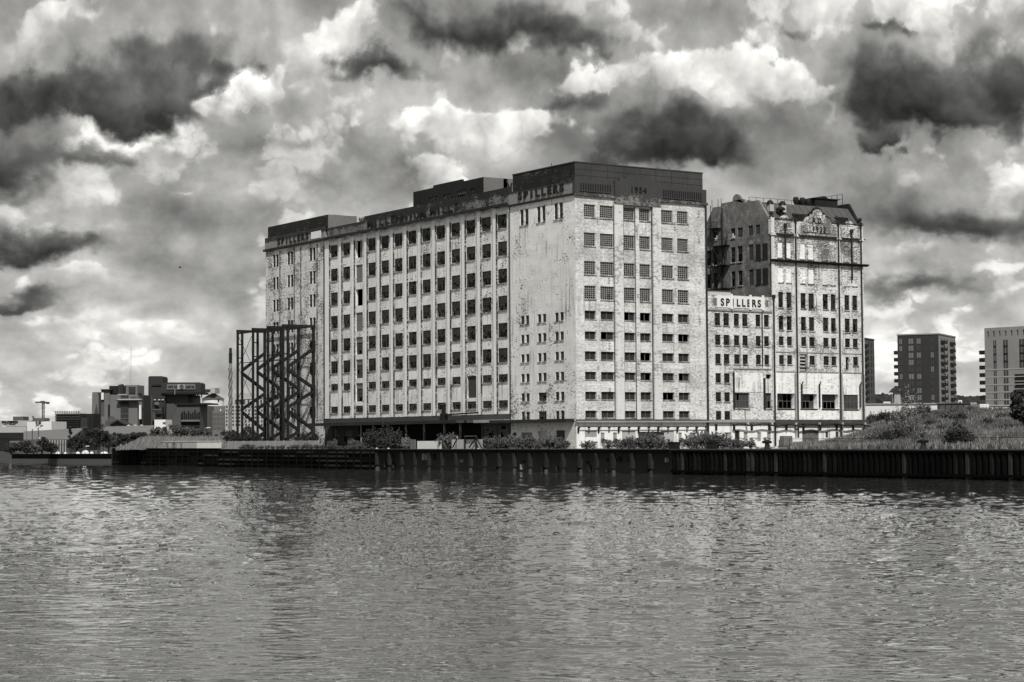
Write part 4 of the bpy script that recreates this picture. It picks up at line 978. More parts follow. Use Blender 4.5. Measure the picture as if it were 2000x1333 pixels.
for k in range(26):                                                     # bits of fendering and stone in lighter tones, painting glints into the void
    y = rq.uniform(YM0+1, YM1-1); s = MB(); w = rq.uniform(.12,.5); z = rq.choice((.2,.35,1.3,1.6)); s.box(QX+.4, QX+.9, y, y+w, z, z+rq.uniform(.3,1.0)); s.build('glint_fender', M['concrete'] if rq.random() < .15 else M['timber_lt'], q2)
q3 = thing('sheet_pile_quay', 'black steel sheet-pile quay wall with a pale worn capping edge', 'quay wall', (QX, -80, 0))
MB().box(QX+.25, QX+.62, -200, YM0-.02, -.8, G-.4).build('backing', M['black'], q3)
pm = MB(); pw = .86
prof = [(0,.24),(.14,.24),(.26,-.02),(.60,-.02),(.72,.24),(pw,.24)]
for i in range(5):
    (a, da), (b_, db) = prof[i], prof[i+1]; pm.quad((da,a,-.7),(db,b_,-.7),(db,b_,2.95),(da,a,2.95))
pms = [pm.mesh('sheet_pile', plain('sheet_pile_steel_%d' % i, v, 0.85, 0.9, 0.7, spec=0.05)) for i, v in enumerate((0.004, 0.010, 0.028))]
y = YM0-.9; k = 0
while y > -190 and k < 290:
    link('sheet_pile', rq.choices(pms, (5,3,2))[0], q3, (QX+rq.uniform(-.02,.02), y, 0)); y -= pw; k += 1
MB().box(QX-.12, QX+.62, -200, YM0-.02, 2.96, G-.12).build('capping_beam', M['black'], q3)
MB().box(QX-.16, QX+.62, -200, YM0-.02, G-.115, G+.03).build('capping_plate', M['cap'], q3)
MB().box(QX-.14, QX+.02, -200, YM0-.02, .35, .62).build('waling', M['black'], q3)

# ------------------------------------------------------------------ foliage
def leaf_cloud(mb, rnd, c, rad, n, leaf, mi=0, squash=1.0):
    for _ in range(n):
        d = Vector((rnd.gauss(0,1), rnd.gauss(0,1), rnd.gauss(0,1))).normalized()*(rnd.random()**.45)
        p = Vector((c[0]+d.x*rad, c[1]+d.y*rad, c[2]+d.z*rad*squash))
        a = Vector((rnd.gauss(0,1), rnd.gauss(0,1), rnd.gauss(0,.8))).normalized(); b = a.cross(Vector((rnd.gauss(0,1), rnd.gauss(0,1), rnd.gauss(0,1)))).normalized()
        L = leaf*rnd.uniform(.6, 1.5); mb.quad(p-a*L*.5, p+b*L*.32, p+a*L*.5, p-b*L*.32, mi)
def shrub_meshes(seed, w, h, n, leaf, mat, lobes=7, airy=False):
    rnd = random.Random(seed); f = MB(); st = MB()
    for i in range(lobes):
        a = rnd.uniform(0, 6.28); r = w*.5*rnd.random()**.6*.75; z = h*(.25+.6*rnd.random()*(1-.5*r/(w*.5)))
        c = (r*math.cos(a), r*math.sin(a), z); rad = (w*.17 if not airy else w*.10)*rnd.uniform(.6, 1.4)
        leaf_cloud(f, rnd, c, rad, n//lobes, leaf, 0, .8)
        st.tube([(c[0]*.1, c[1]*.1, -.05), (c[0]*.55, c[1]*.55, z*.55), c], [.05*h/3, .035*h/3, .012], 4)
    leaf_cloud(f, rnd, (0,0,h*.22), w*.36, n//3, leaf, 0, .45)
    for i in range(34 if not airy else 30):                                # shoots that break the outline
        a = rnd.uniform(0, 6.28); r = w*.5*rnd.uniform(.2, 1.0); zt = h*rnd.uniform(.55, 1.3)*(1-.35*r/(w*.5)); tip = Vector((r*math.cos(a), r*math.sin(a), zt))
        st.tube([(tip.x*.4, tip.y*.4, zt*.3), tip], [.02, .006], 3, cap=False)
        for k in range(9):
            t = .45+.55*k/9; p = Vector((tip.x*(.4+.6*t), tip.y*(.4+.6*t), zt*(.3+.7*t))); leaf_cloud(f, rnd, p, leaf*.8, 2, leaf*.9)
    return f.mesh('foliage', mat), st.mesh('stems', M['bark'])
SH = {}
for key, (w, h, n, leaf, mat, lob, airy) in {
    'bushy': (3.4, 2.3, 620, .26, 'leaf', 9, False), 'dark': (3.6, 2.6, 620, .26, 'leaf_dk', 9, False), 'weedy': (2.4, 1.5, 380, .22, 'leaf', 8, True),
    'pale': (2.0, 1.7, 300, .20, 'leaf_lt', 7, True), 'tall': (3.4, 5.4, 260, .17, 'leaf_lt', 11, True)}.items():
    SH[key] = [shrub_meshes(hash(key) % 1000 if False else sum(map(ord, key))*7+i, w, h, n, leaf, M[mat], lob, airy) for i in range(3)]
def shrub(kind, p, sc, label, group=None, rnd=rq, zs=1.0):
    # size and leaf tone in words where they show
    if group in ('low shrubs on the mound slope', 'hedge shrubs on the crest', 'weeds before the gable', 'weeds below the tower', 'scrub before the link block', 'plants on the timber quay'):
        label = ('dark ' if kind == 'dark' else 'sparse ' if kind in ('weedy', 'pale') else 'dense ') + ('wide ' if sc > .8 else '') + label.replace('scrubby ', '').replace('leafy scrub', 'scrub')
    if group and group.startswith('shrubs before'): label = ('large ' if sc > 1.12 else 'small ' if sc < .95 else '') + label
    f, st = SH[kind][rnd.randrange(3)]
    t = thing({'bushy':'shrub','dark':'shrub','weedy':'weed_clump','pale':'weed_clump','tall':'sapling'}[kind], label, 'shrub' if kind in ('bushy','dark','tall') else 'weeds', p, group)
    t.rotation_euler = (0, 0, rnd.uniform(0, 6.28)); t.scale = (sc, sc, sc*zs)
    for nm, me in (('foliage', f), ('stems', st)):
        o = bpy.data.objects.new(nm, me); col.objects.link(o); o.parent = t
    return t
# weeds and shrubs between the quay edge and the mills: photo column, distance behind the edge, kind, scale
for (px, Xp, kind, sc, zs) in [(590,-6,'dark',1.15,1),(612,-5,'dark',1.1,1.1),(650,-7,'bushy',.8,.9),(690,-8,'bushy',.9,.8),(725,-7,'dark',1.2,1.0),(752,-6,'dark',1.35,1.1),(772,-7,'dark',1.1,1.1)]:
    shrub(kind, on_x(px, Xp), sc, 'dark leafy shrub in front of the black loading bay', 'shrubs before the loading bay', zs=zs)
for (px, Xp, kind, sc, zs) in [(792,-9,'pale',.95,1.3),(800,-8.5,'pale',.9,1.0)]:
    shrub(kind, on_x(px, Xp), sc, 'pale leafy weed beside the grey sheet by the white hoarding', 'pale weeds by the hoarding', zs=zs)
for (px, Xp, kind, sc, zs) in [(868,-8,'bushy',.95,1.1),(880,-7,'bushy',.9,1.2),(955,-8,'bushy',.9,.9),(972,-9,'weedy',1.1,1.1),(990,-7,'bushy',1.0,.9)]:
    shrub(kind, on_x(px, Xp), sc, 'shrub beside the timber site gate on the quay', 'shrubs beside the site gate', zs=zs)
for (px, Xp, kind, sc, zs) in [(1010,-9,'weedy',1.1,1),(1022,-8,'bushy',.8,1),(1036,-7,'weedy',1.1,1.2),(1052,-9,'weedy',1.0,.9),(1072,-9,'weedy',1.05,1.1),(1090,-8,'weedy',.95,1.2),(1102,-8,'weedy',.9,1)]:
    shrub(kind, on_x(px, Xp), sc, 'scrubby weeds on the quay below the tower side wall', 'weeds below the tower', zs=zs)
for (px, Xp, kind, sc, zs) in [(1146,-9,'weedy',.9,.9),(1158,-9,'pale',.7,.9),(1190,-9,'weedy',.8,1.1),(1212,-8,'weedy',.9,1),(1228,-8,'bushy',.7,1),(1240,-6,'weedy',1.0,1.1),(1256,-5,'bushy',.8,1.1),(1270,-6,'bushy',.85,1.2),(1284,-5,'bushy',.8,1.1),(1300,-7,'weedy',.9,1.0),(1315,-8,'weedy',.8,.8)]:
    shrub(kind, on_x(px, Xp), sc, 'scrubby weeds before the white ground storey of the dated gable', 'weeds before the gable', zs=zs)
for (px, Xp, kind, sc, zs) in [(1348,-5,'bushy',.8,1),(1362,-3,'bushy',.9,1.1),(1380,-2,'bushy',.9,1.15),(1396,-3,'bushy',.85,1.1),(1412,-2,'bushy',.85,1),(1430,-4,'weedy',.9,1),(1446,-4,'weedy',.85,.9),(1462,-5,'weedy',.8,.9)]:
    shrub(kind, on_x(px, Xp), sc, 'leafy scrub before the link block doors', 'scrub before the link block', zs=zs)
px = 470
while px < 735:                                                          # plants trailing over the timber quay
    shrub('weedy' if rq.random() < .6 else 'bushy', on_x(px, QX+.6+rq.uniform(0,.8)), rq.uniform(.35,.6), 'low plant trailing over the timber quay edge', 'plants on the timber quay', zs=.8); px += rq.uniform(7, 12)

# ------------------------------------------------------------------ things on the quay
fw = thing('concrete_fence', 'long grey concrete panel fence in front of the steel shoring', 'fence', on_x(530, -9.5))
y0, y1 = on_x(622, -9.5).y, on_x(446, -9.5).y; n = 11
for i in range(n): a = y0+(y1-y0)*i/n; MB().box(-9.55, -9.45, a+.04, a+(y1-y0)/n-.04, G, G+1.45).build('panel', M['concrete'], fw)
for i in range(n+1): a = y0+(y1-y0)*i/n; MB().box(-9.62, -9.38, a-.035, a+.035, G, G+1.5).build('post', M['concrete'], fw)
wf = thing('white_hoarding', 'broken white hoarding with missing panels on the quay end', 'hoarding', on_x(370, -8))
y0, y1 = on_x(432, -8).y, on_x(318, -8).y; n = 20
for i in range(n):
    a = y0+(y1-y0)*i/n
    if i in (13, 15, 16, 18): MB().box(-8.02, -7.9, a, a+.1, G, G+1.6).build('post', M['timber'], wf); continue
    MB().box(-8.05, -7.98, a+.03, a+(y1-y0)/n-.03, G+rq.uniform(0,.1), G+1.45+rq.uniform(-.15,.12)).build('panel', M['white'] if i < 8 else M['board_lt'], wf)
MB().beam((-8.1,y0,G+1.5),(-8.1,y1,G+1.5),.1).build('rail', M['white'], wf)
wh = thing('panel_hoarding', 'low hoarding of clean white panels between shrubs before the loading bay', 'hoarding', on_x(838, -9))
y0, y1 = on_x(862, -9).y, on_x(815, -9).y
for i in range(4): a = y0+(y1-y0)*i/4; MB().box(-9.04, -8.96, a+.03, a+(y1-y0)/4-.03, G, G+1.25).build('panel', M['white'], wh)
p = on_x(808, -9); note(MB().box(-9.05, -8.95, p.y-.6, p.y+1.1, G, G+1.5).build('metal_sheet', M['board']), 'plain grey metal sheet standing at the end of the white hoarding', 'metal sheet')
gt = thing('site_gate', 'timber board gate with dark diagonal braces between shrubs on the quay', 'gate', on_x(912, -9))
y0, y1 = on_x(942, -9).y, on_x(882, -9).y
for i in range(12): a = y0+(y1-y0)*i/12; MB().box(-9.0, -8.94, a+.03, a+(y1-y0)/12-.03, G, G+1.45).build('board', M['board_lt'], gt)
for i, px in enumerate((893, 908, 930)): a = on_x(px, -9.2).y; MB().box(-9.28, -9.12, a-.1, a+.1, G, G+2.0).build('post', M['concrete'] if i == 0 else M['steel'], gt)
for (pa, za, pb, zb) in ((884,.2,893,1.6),(916,.2,930,1.7),(930,1.8,941,.1)): MB().beam((-9.35,on_x(pa,-9.35).y,G+za),(-9.35,on_x(pb,-9.35).y,G+zb),.14).build('brace', M['steel'], gt)
MB().beam((-9.3,on_x(908,-9.3).y,G+1.95),(-9.3,on_x(930,-9.3).y,G+1.95),.2).build('top_rail', M['concrete_dk'], gt)
def bollard(px, Xp, label):
    p = on_x(px, Xp); t = thing('mooring_bollard', label, 'bollard', p)
    MB().lathe(p, [(.42,0),(.42,.1),(.28,.2),(.26,.75),(.36,.9),(.36,1.05),(.1,1.12)], 12).build('column', M['steel'], t, True)
    MB().tube([(p.x,p.y-.75,p.z+.85),(p.x,p.y+.75,p.z+.85)], [.16,.16], 8).build('cross_arm', M['steel'], t)
bollard(1803, QX+.5, 'black mooring bollard with cross arm below the grassy mound')
bollard(1498, QX+.5, 'black mooring bollard among weeds before the flaking brick mill')
for px, lab in ((1317,'dark rubble bin at the start of the sheet-pile quay'),(1391,'dark tub on the quay before the link block')):
    p = on_x(px, QX+1.2); s = MB(); s.prism([(-.55,0),(-.7,.85),(.7,.85),(.55,0)], -.45, .45, lambda u, v, d: Vector((p.x+d, p.y+u, p.z+v))); t = thing('waste_tub', lab, 'tub', p); s.build('body', M['steel'], t)
    MB().box(p.x-.55, p.x+.55, p.y-.78, p.y+.78, p.z+.855, p.z+.93).build('rim', M['steel'], t)
for i in range(16):
    p = on_x(rq.choice((1328,1334,1340,1460,1472,1485,1512,740,760,930))+rq.uniform(-6,6), QX+rq.uniform(.6,2.2)); r_ = rq.uniform(.12,.34)
    s = MB(); s.lathe(p, [(r_,0),(r_*1.1,r_*.4),(r_*.7,r_*.85),(r_*.1,r_*.95)], 6); note(s.build('rubble_lump', M['vent'] if rq.random() < .6 else M['concrete']), 'pale lump of rubble lying along the quay edge', 'rubble', 'rubble along the quay edge')
gb = thing('cable_cabinet', 'pale cabinet with ribbed doors at the foot of the flaking brick mill', 'cabinet', (40.6,-.8,G))
MB().box(39.2, 41.0, -1.4, -.4, G, 5.0).build('ribbed_door', M['board'], gb); MB().box(41.05, 42.9, -1.4, -.4, G, 4.7).build('body', M['white'], gb); MB().box(38.9, 43.1, -1.6, -.3, G-.3, G+.12).build('plinth', M['steel'], gb)
mf = thing('mesh_fence', 'thin wire mesh fence along the foot of the grassy mound', 'fence', (-9, -90, G))
for i in range(16): y = -58-4.2*i; MB().tube([(-9.5,y,G),(-9.5,y,G+1.25)], .035, 5).build('post', M['steel'], mf)
MB().tube([(-9.5,-58,G+1.22),(-9.5,-121,G+1.22)], .025, 4).build('top_wire', M['steel'], mf)
pf = thing('palisade_fence', 'dark spiked palisade fence at the end of the mesh fence', 'fence', (-8.6, -104, G))
y = -97.5
while y > -121: MB().box(-8.7, -8.64, y-.04, y+.04, G, G+2.0).build('pale', M['steel'], pf); y -= .42
MB().box(-8.63, -8.58, -121, -97.5, G+1.55, G+1.62).build('rail', M['steel'], pf); 

# ------------------------------------------------------------------ grassy mound on the right
def smooth(a, b, x): t = max(0.0, min(1.0, (x-a)/(b-a))); return t*t*(3-2*t)
def mound_z(x, y):
    n = .74*(x-37) - .67*(y+14)
    h = 4.3*smooth(6, 84, x + .10*(-y-40))*smooth(-7, 15, n) + 1.1*smooth(-8, 6, x)*smooth(-4, 18, n)
    nz = mnoise.fractal(Vector((x*.06, y*.06, 3.0)), 1.0, 2.0, 4)
    return G - .05 + h*(1 + .16*nz) + .35*smooth(0,12,n)*smooth(-9,2,x)*mnoise.noise(Vector((x*.22, y*.22, 1.0)))
NX, NY = 100, 120; x0, x1, y0, y1 = -9.0, 175.0, -210.0, 60.0
V = []; Fc = []
for j in range(NY+1):
    for i in range(NX+1):
        x = x0+(x1-x0)*(i/NX)**1.3; y = y0+(y1-y0)*j/NY
        z = mound_z(x, y)
        if -1 < y < 20 and 24 < x < 59: z = min(z, G-.02)
        if y > 6 and x < 60: z = G-.02
        V.append((x, y, z))
for j in range(NY):
    for i in range(NX): a = j*(NX+1)+i; Fc.append((a, a+1, a+NX+2, a+NX+1))
s = MB(); s.v = V; s.f = Fc; s.mi = [0]*len(Fc); note(s.build('mound', plain('mound_soil', 0.06, 0.95, 0.6, 0.4), smooth=True), kind='structure')
def grass_field(name, label, n, region, mat, hmin, hmax, seed, zf=mound_z, keep=None, wid=.10):
    rnd = random.Random(seed); v = []; f = []
    while len(f) < n:
        x, y = rnd.uniform(region[0], region[1]), rnd.uniform(region[2], region[3])
        if keep and not keep(x, y, rnd): continue
        z = zf(x, y)
        for k in range(3):
            a = rnd.uniform(0, 6.28); h = rnd.uniform(hmin, hmax); dx, dy = math.cos(a)*wid*rnd.uniform(.6,1.5), math.sin(a)*wid*rnd.uniform(.6,1.5); ox, oy = rnd.uniform(-.25,.25), rnd.uniform(-.25,.25); b = len(v)
            v += [(x+ox-dx, y+oy-dy, z-.05), (x+ox+dx, y+oy+dy, z-.05), (x+ox+rnd.uniform(-.3,.3), y+oy+rnd.uniform(-.3,.3), z+h)]; f.append((b, b+1, b+2))
    me = bpy.data.meshes.new(name); me.from_pydata(v, [], f); me.materials.append(mat); o = link(name, me)
    return note(o, label, 'grass', kind='stuff')
def keep1(x, y, r):
    n = .74*(x-37)-.67*(y+14)
    if n < -5 or (y > -1.2 and x < 59): return False
    d = (x-CAM.x)*math.sin(YAW)+(y-CAM.y)*math.cos(YAW); l = (x-CAM.x)*math.cos(YAW)-(y-CAM.y)*math.sin(YAW)
    return l/d < .30 and mnoise.noise(Vector((x*.09, y*.09, 5.0))) > -.35+.3*r.random()
def keep2(x, y, r): return keep1(x, y, r) and mnoise.noise(Vector((x*.05, y*.12, 9.0))) > .08
grass_field('rough_grass', 'rough grass and weeds covering the mound', 95000, (-8, 130, -130, 45), M['grass'], .25, .85, 5, keep=keep1)
grass_field('dry_grass', 'paler dry grass in drifts on the mound', 42000, (-8, 110, -120, 30), M['grass_lt'], .3, .95, 6, keep=keep2)
def mp(px, depth, dz=-.1):
    p = at(px, 866, depth); return Vector((p.x, p.y, mound_z(p.x, p.y)+dz))
for (px, d, k, sc, zs) in [(1712,258,'bushy',.8,.9),(1730,250,'dark',.85,.9),(1748,246,'dark',.95,.9),(1762,250,'weedy',1.2,1.1),(1780,248,'bushy',.85,.9),(1796,246,'weedy',1.1,.9),(1698,262,'weedy',.9,1)]:
    shrub(k, mp(px, d), sc, 'dense shrub at the foot of the mound beside the tall sapling', 'shrubs around the sapling', zs=zs)
for (px, d, sc) in [(1758,252,1.0),(1772,256,1.25),(1786,250,.85)]: shrub('tall', mp(px, d), sc, 'tall airy pale sapling growing out of the mound shrubs', 'pale saplings on the mound')
for (px, d, sc, zs) in [(1858,222,.8,1),(1870,220,1.0,1.1),(1882,222,.85,1)]: shrub('dark', mp(px, d), sc, 'dark round bush on the grass behind the mesh fence', 'dark bushes behind the mesh fence', zs=zs)
for i in range(15):
    px = 1697+i*8.2+rq.uniform(-3,3); shrub('bushy' if rq.random()<.6 else 'dark', mp(px, 330+rq.uniform(-8,14)), rq.uniform(.6,1.0), 'shrub of the hedge along the mound crest beside the mill', 'hedge shrubs on the crest', zs=1.0)
for i in range(34):
    px = rq.uniform(1790, 2010); shrub('bushy' if rq.random()<.7 else 'dark', mp(px, rq.uniform(262, 345)), rq.uniform(.45,.9), 'low shrub scattered on the upper slope of the grassy mound', 'low shrubs on the mound slope', zs=.75)
for i in range(7):
    px = 1600+i*12+rq.uniform(-3,3); shrub('weedy', mp(px, 262+rq.uniform(-6,18)), rq.uniform(.6,.9), 'low weeds on the mound foot before the old mill', 'weeds at the mound foot', zs=.8)

for (p, lab) in (((3.0, 70.5, 43.18), 'weed growing on the roof beside the end attic block'), ((8.2, 60.4, 43.18), 'weed sprouting before the rooftop plant room')):
    shrub('weedy', Vector(p), .55 if p[2] > 44 else .9, lab, zs=1.3)

# ------------------------------------------------------------------ beyond the site: helpers for buildings placed by distance along the view
FH = Vector((math.sin(YAW), math.cos(YAW), 0))
def lat(px, d): return (px-1000)/FPX*d
def zy(px, py, d): return at(px, py, d).z
def PC(l, d, z): return Vector((CAM.x + _R0.x*l + FH.x*d, CAM.y + _R0.y*l + FH.y*d, z))
FZ = 2.0
def cbox(mb, px0, px1, py0, d, thick, z0=FZ, py1=None, mi=0, skew=0.0):
    """box standing across the view at distance d; py0 = photo row of its top, py1 = of its bottom"""
    l0, l1 = lat(px0, d), lat(px1, d); z1 = zy((px0+px1)/2, py0, d)
    if py1 is not None: z0 = zy((px0+px1)/2, py1, d)
    c = [PC(l0, d, 0), PC(l1, d+skew, 0), PC(l1+thick*.12, d+thick+skew, 0), PC(l0+thick*.12, d+thick, 0)]; n = len(mb.v)
    for z in (z0, z1):
        for p in c: mb.v.append((p.x, p.y, z))
    for q in ((0,3,2,1),(4,5,6,7),(0,1,5,4),(1,2,6,5),(2,3,7,6),(3,0,4,7)): mb.f.append(tuple(n+i for i in q)); mb.mi.append(mi)
    return mb
def cpart(parent, name, mat, *a, **k): return cbox(MB(), *a, **k).build(name, mat, parent)
def base(px, d): return PC(lat(px, d), d, FZ)
for nm, v in (('far_dark', .030), ('far_mid', .075), ('far_grey', .14), ('far_pale', .36), ('far_white', .70), ('far_black', .012)): M[nm] = plain(nm, v, .8, .15, .15)
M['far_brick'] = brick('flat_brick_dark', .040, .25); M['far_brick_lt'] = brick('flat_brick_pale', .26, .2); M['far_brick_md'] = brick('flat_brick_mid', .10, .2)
# --- low shore with its concrete edge, parked vehicles and fence
sb = thing('shore_wall', 'low concrete shore wall with a dark upper edge across the water', 'wall', (0, 215, 0))
A, B = Vector((-4.3, 236.2, 0)), Vector((5.2, 195.4, 0)); B2 = Vector((39.5, 142.8, 0))
for (P_, Q_) in ((A, B), (B, B2)):
    n = (Q_-P_).cross(Vector((0,0,1))).normalized()
    for (z0, z1, off, mt) in ((-.4,.85,-.5,'far_mid'), (.86,2.05,-.1,'black')):
        s = MB(); o_ = n*off; o2 = n*(off+.4) if False else Vector((0,0,0)); s.v = []
        pts4 = [P_-n*abs(off), Q_-n*abs(off), Q_+n*.2, P_+n*.2]
        for z in (z0, z1):
            for p in pts4: s.v.append((p.x, p.y, z))
        for q in ((0,3,2,1),(4,5,6,7),(0,1,5,4),(1,2,6,5),(2,3,7,6),(3,0,4,7)): s.f.append(q); s.mi.append(0)
        s.build('wall_course' if mt == 'far_mid' else 'upper_edge', M[mt], sb)
cf = thing('chain_fence', 'thin dark post fence behind the parked vans on the far shore', 'fence', base(165, 478))
for px in range(112, 222, 9): d = 470; p = base(px, d); MB().tube([(p.x,p.y,FZ),(p.x,p.y,FZ+2.3)], .07, 5).build('post', M['far_black'], cf)
MB().tube([PC(lat(110,470),470,FZ+2.2), PC(lat(221,470),470,FZ+2.2)], .05, 4).build('wire', M['far_black'], cf)
for i, (px, w, h) in enumerate(((113,1.3,.9),(128,.9,.7),(152,1.2,.8),(167,1.9,1.4),(179,1.0,.8),(204,2.0,.8))):
    d = 482; c = base(px, d); s = MB(); h *= .6; prof = [(0,0),(w*.5,0),(w*.46,h*.35),(w*.33,h*.7),(w*.12,h),(.02,h*1.02)]
    s.lathe(c, prof[1:], 9); o = s.build('wrapped_bundle', M['far_white']); note(o, 'white wrapped bundle lying behind the far shore fence', 'bundle', 'white bundles on the far shore')
def lamp(px, d, pytop, lab, arm=0.0):
    p = base(px, d); zt = zy(px, pytop, d); t = thing('street_lamp', lab, 'street lamp', p)
    MB().tube([p, (p.x,p.y,zt)], [.14,.07], 6).build('pole', M['far_grey'], t); q = PC(lat(px, d)+arm, d, zt)
    if arm: MB().tube([(p.x,p.y,zt-.1), q], .06, 5).build('arm', M['far_grey'], t)
    q2 = PC(lat(px, d)+arm+(.9 if arm >= 0 else -.9), d, zt); MB().beam((q.x,q.y,zt), (q2.x,q2.y,zt+.06), .35, .18).build('lamp_head', M['far_white'], t)
lamp(72, 470, 856, 'short street lamp with white head among the shore bushes', .4)
lamp(52, 520, 833, 'tall street lamp with a long arm in front of the white storage building', -5.5)
lamp(400, 440, 836, 'slim street lamp rising behind the white quay hoarding', .3)
lamp(166, 490, 872, 'low white lamp beside the parked van', .2)
for (px, d, y) in ((63,530,838),(75,530,838)): p = base(px, d); note(MB().tube([p,(p.x,p.y,zy(px,y,d))], .13, 6).build('flag_pole', M['far_mid']), 'bare pole standing before the white storage building', 'pole', 'bare poles by the storage building')
# --- trees
def tree(px, pytop, d, wpx, lab, group, mat='leaf_dk', pybase=None, n=1500, seed=0, z0=None, conical=False):
    rnd = random.Random(seed+int(px*7)); w = wpx/FPX*d; b = base(px, d) if z0 is None else Vector((base(px,d).x, base(px,d).y, z0)); H = (zy(px, pytop, d)-b.z)*1.08
    t = thing('tree', lab, 'tree', b, group); st = MB(); f = MB(); lf = max(.42, w*.055)
    st.tube([b, b+Vector((.1,.1,H*.3)), b+Vector((0,.2,H*.75))], [w*.035+.08, w*.028+.05, .04], 6)
    for i in range(15):
        a = rnd.uniform(0, 6.28)
        if conical: z = H*rnd.uniform(.15,.95); r = (1-z/H)*w*.42*rnd.random()**.4
        else: r = w*.5*rnd.random()**.55*.74; z = H*(.30+.58*rnd.random()*(1-.35*(r/(w*.5))**2))
        c = b+Vector((r*math.cos(a), r*math.sin(a), z)); st.tube([b+Vector((0,0,z*.5)), c], [.1,.03], 4)
        leaf_cloud(f, rnd, c, w*.17*rnd.uniform(.7,1.35)*(1 if not conical else .7), n//15, lf, 0, .75 if not conical else 1.1)
    leaf_cloud(f, rnd, b+Vector((0,0,H*.42)), w*.36, n//3, lf, 0, .75*min(1.2,H/w))
    st.build('trunk', M['bark'], t); f.build('crown', M[mat], t)
for (px, y, d, w, cn) in ((22,866,465,40,0),(82,856,468,38,0),(52,864,466,36,0),(66,868,466,30,0),(100,866,470,30,0)):
    tree(px, y, d, w, 'low rounded bush tree on the far shore before the sheds', 'bush trees on the far shore', 'leaf_dk' if px != 66 else 'leaf')
tree(137, 838, 500, 20, 'narrow dark conical tree in front of the grey shed', None, conical=True)
for (px, y, w) in ((172,832,34),(192,828,42),(212,838,36),(228,842,30),(150,850,26)): tree(px, y, 505, w, 'tall dark tree in the clump before the pale silo block', 'dark trees before the silo block')
for (px, y, w) in ((240,842,28),(256,844,32),(272,842,30),(285,852,24)): tree(px, y, 495, w, 'dark tree in the hedge before the grey shed roof', 'hedge trees before the shed roof')
for (px, y, w) in ((300,838,36),(318,832,40),(338,829,42),(356,830,40),(372,834,34)): tree(px, y, 470, w, 'leafy rounded tree before the dark refinery block', 'leafy trees before the refinery', 'leaf')
for (px, y, w) in ((388,838,34),(404,842,30),(422,846,26),(446,838,36),(462,836,34),(482,834,36),(502,838,34)): tree(px, y, 520, w, 'dark tree at the foot of the pale apartment blocks', 'dark trees before the apartments')
# grassy bank behind the white hoarding
s = MB(); Vb = []
for j in range(13):
    for i in range(41):
        px = 232+i*5.6; d = 395+j*3.2; e = math.sin(math.pi*j/12)*smooth(0,10,i)*smooth(0,7,40-i); p = PC(lat(px,d), d, 0)
        Vb.append((p.x, p.y, G-.1+2.1*e+.3*mnoise.noise(Vector((p.x*.2,p.y*.2,0)))*e))
s.v = Vb; s.f = [(j*41+i, j*41+i+1, (j+1)*41+i+1, (j+1)*41+i) for j in range(12) for i in range(40)]; s.mi = [0]*len(s.f)
note(s.build('grass_bank', M['grass'], smooth=True), kind='structure')
rb = random.Random(8); v = []; f = []
for k in range(9000):
    i = rb.randrange(40); j = rb.randrange(12); a = Vb[j*41+i]; b_ = Vb[(j+1)*41+i+1]; u, w = rb.random(), rb.random(); p = Vector(a).lerp(Vector(b_), u); p.x += rb.uniform(-.6,.6); p.y += rb.uniform(-.6,.6); n = len(v); t_ = rb.uniform(0,6.28)
    v += [(p.x-.14*math.cos(t_), p.y-.14*math.sin(t_), p.z-.1), (p.x+.14*math.cos(t_), p.y+.14*math.sin(t_), p.z-.1), (p.x+rb.uniform(-.3,.3), p.y, p.z+rb.uniform(.3,.9))]; f.append((n,n+1,n+2))
me = bpy.data.meshes.new('bank_grass'); me.from_pydata(v, [], f); me.materials.append(M['grass_lt']); note(link('bank_grass', me), 'rough grass on the bank behind the white hoarding', 'grass', kind='stuff')
# --- storage building
sg = thing('storage_building', 'white clad self-storage building with black lettering on two sides', 'warehouse', base(40, 640)); D = 640
cpart(sg, 'front_wall', M['far_pale'], -30, 52, 822, D, 14, py1=849); cpart(sg, 'side_wall', M['far_white'], 52.2, 106, 824, D+.2, 14, py1=849, skew=-4)
cpart(sg, 'dark_band', M['far_black'], -30, 47, 845.5, D-.6, 10, py1=855); cpart(sg, 'lower_wall', M['far_grey'], -30, 60, 855.2, D+.4, 14)
cpart(sg, 'entrance', M['far_black'], -10, 17, 859, D-.2, 3)
for (px0, px1, y0) in ((25,45,814),(66,86,817)): cpart(sg, 'roof_plant', M['far_mid'], px0, px1, y0, D+4, 5, py1=823)
MB().tube([PC(lat(59,D),D+4,zy(59,823,D)),PC(lat(59.6,D),D+4,zy(59,817,D)),PC(lat(57.6,D),D+4,zy(59,813,D))], .3, 6).build('vent_cowl', M['far_mid'], sg)
def ctext(text, parent, px0, px1, pyb, hpx, d, mat, wide=1.0, bold=.03):
    n = len(text); h = hpx/FPX*d
    for i, ch in enumerate(text):
        if ch == ' ': continue
        px = px0+(px1-px0)*(i+.5)/n; me = letter_mesh(ch, h*1.42, .1, mat, bold); link('letter', me, parent, PC(lat(px,d), d, zy(px,pyb,d)), -YAW, (wide,1,1))
ctext('SHURGARD', sg, 3.5, 33.5, 826.6, 3.7, D-.12, M['letters'], 1.5, .09); ctext('SELF STORAGE', sg, 6.5, 30, 829.8, 1.3, D-.12, M['letters'], 1.3)
ctext('SHURGARD', sg, 69, 88, 828.2, 4.6, D-2.1, M['letters'], .75, .06); ctext('SELF STORAGE', sg, 71.5, 86, 832.4, 1.8, D-2.4, M['far_mid'], .7)
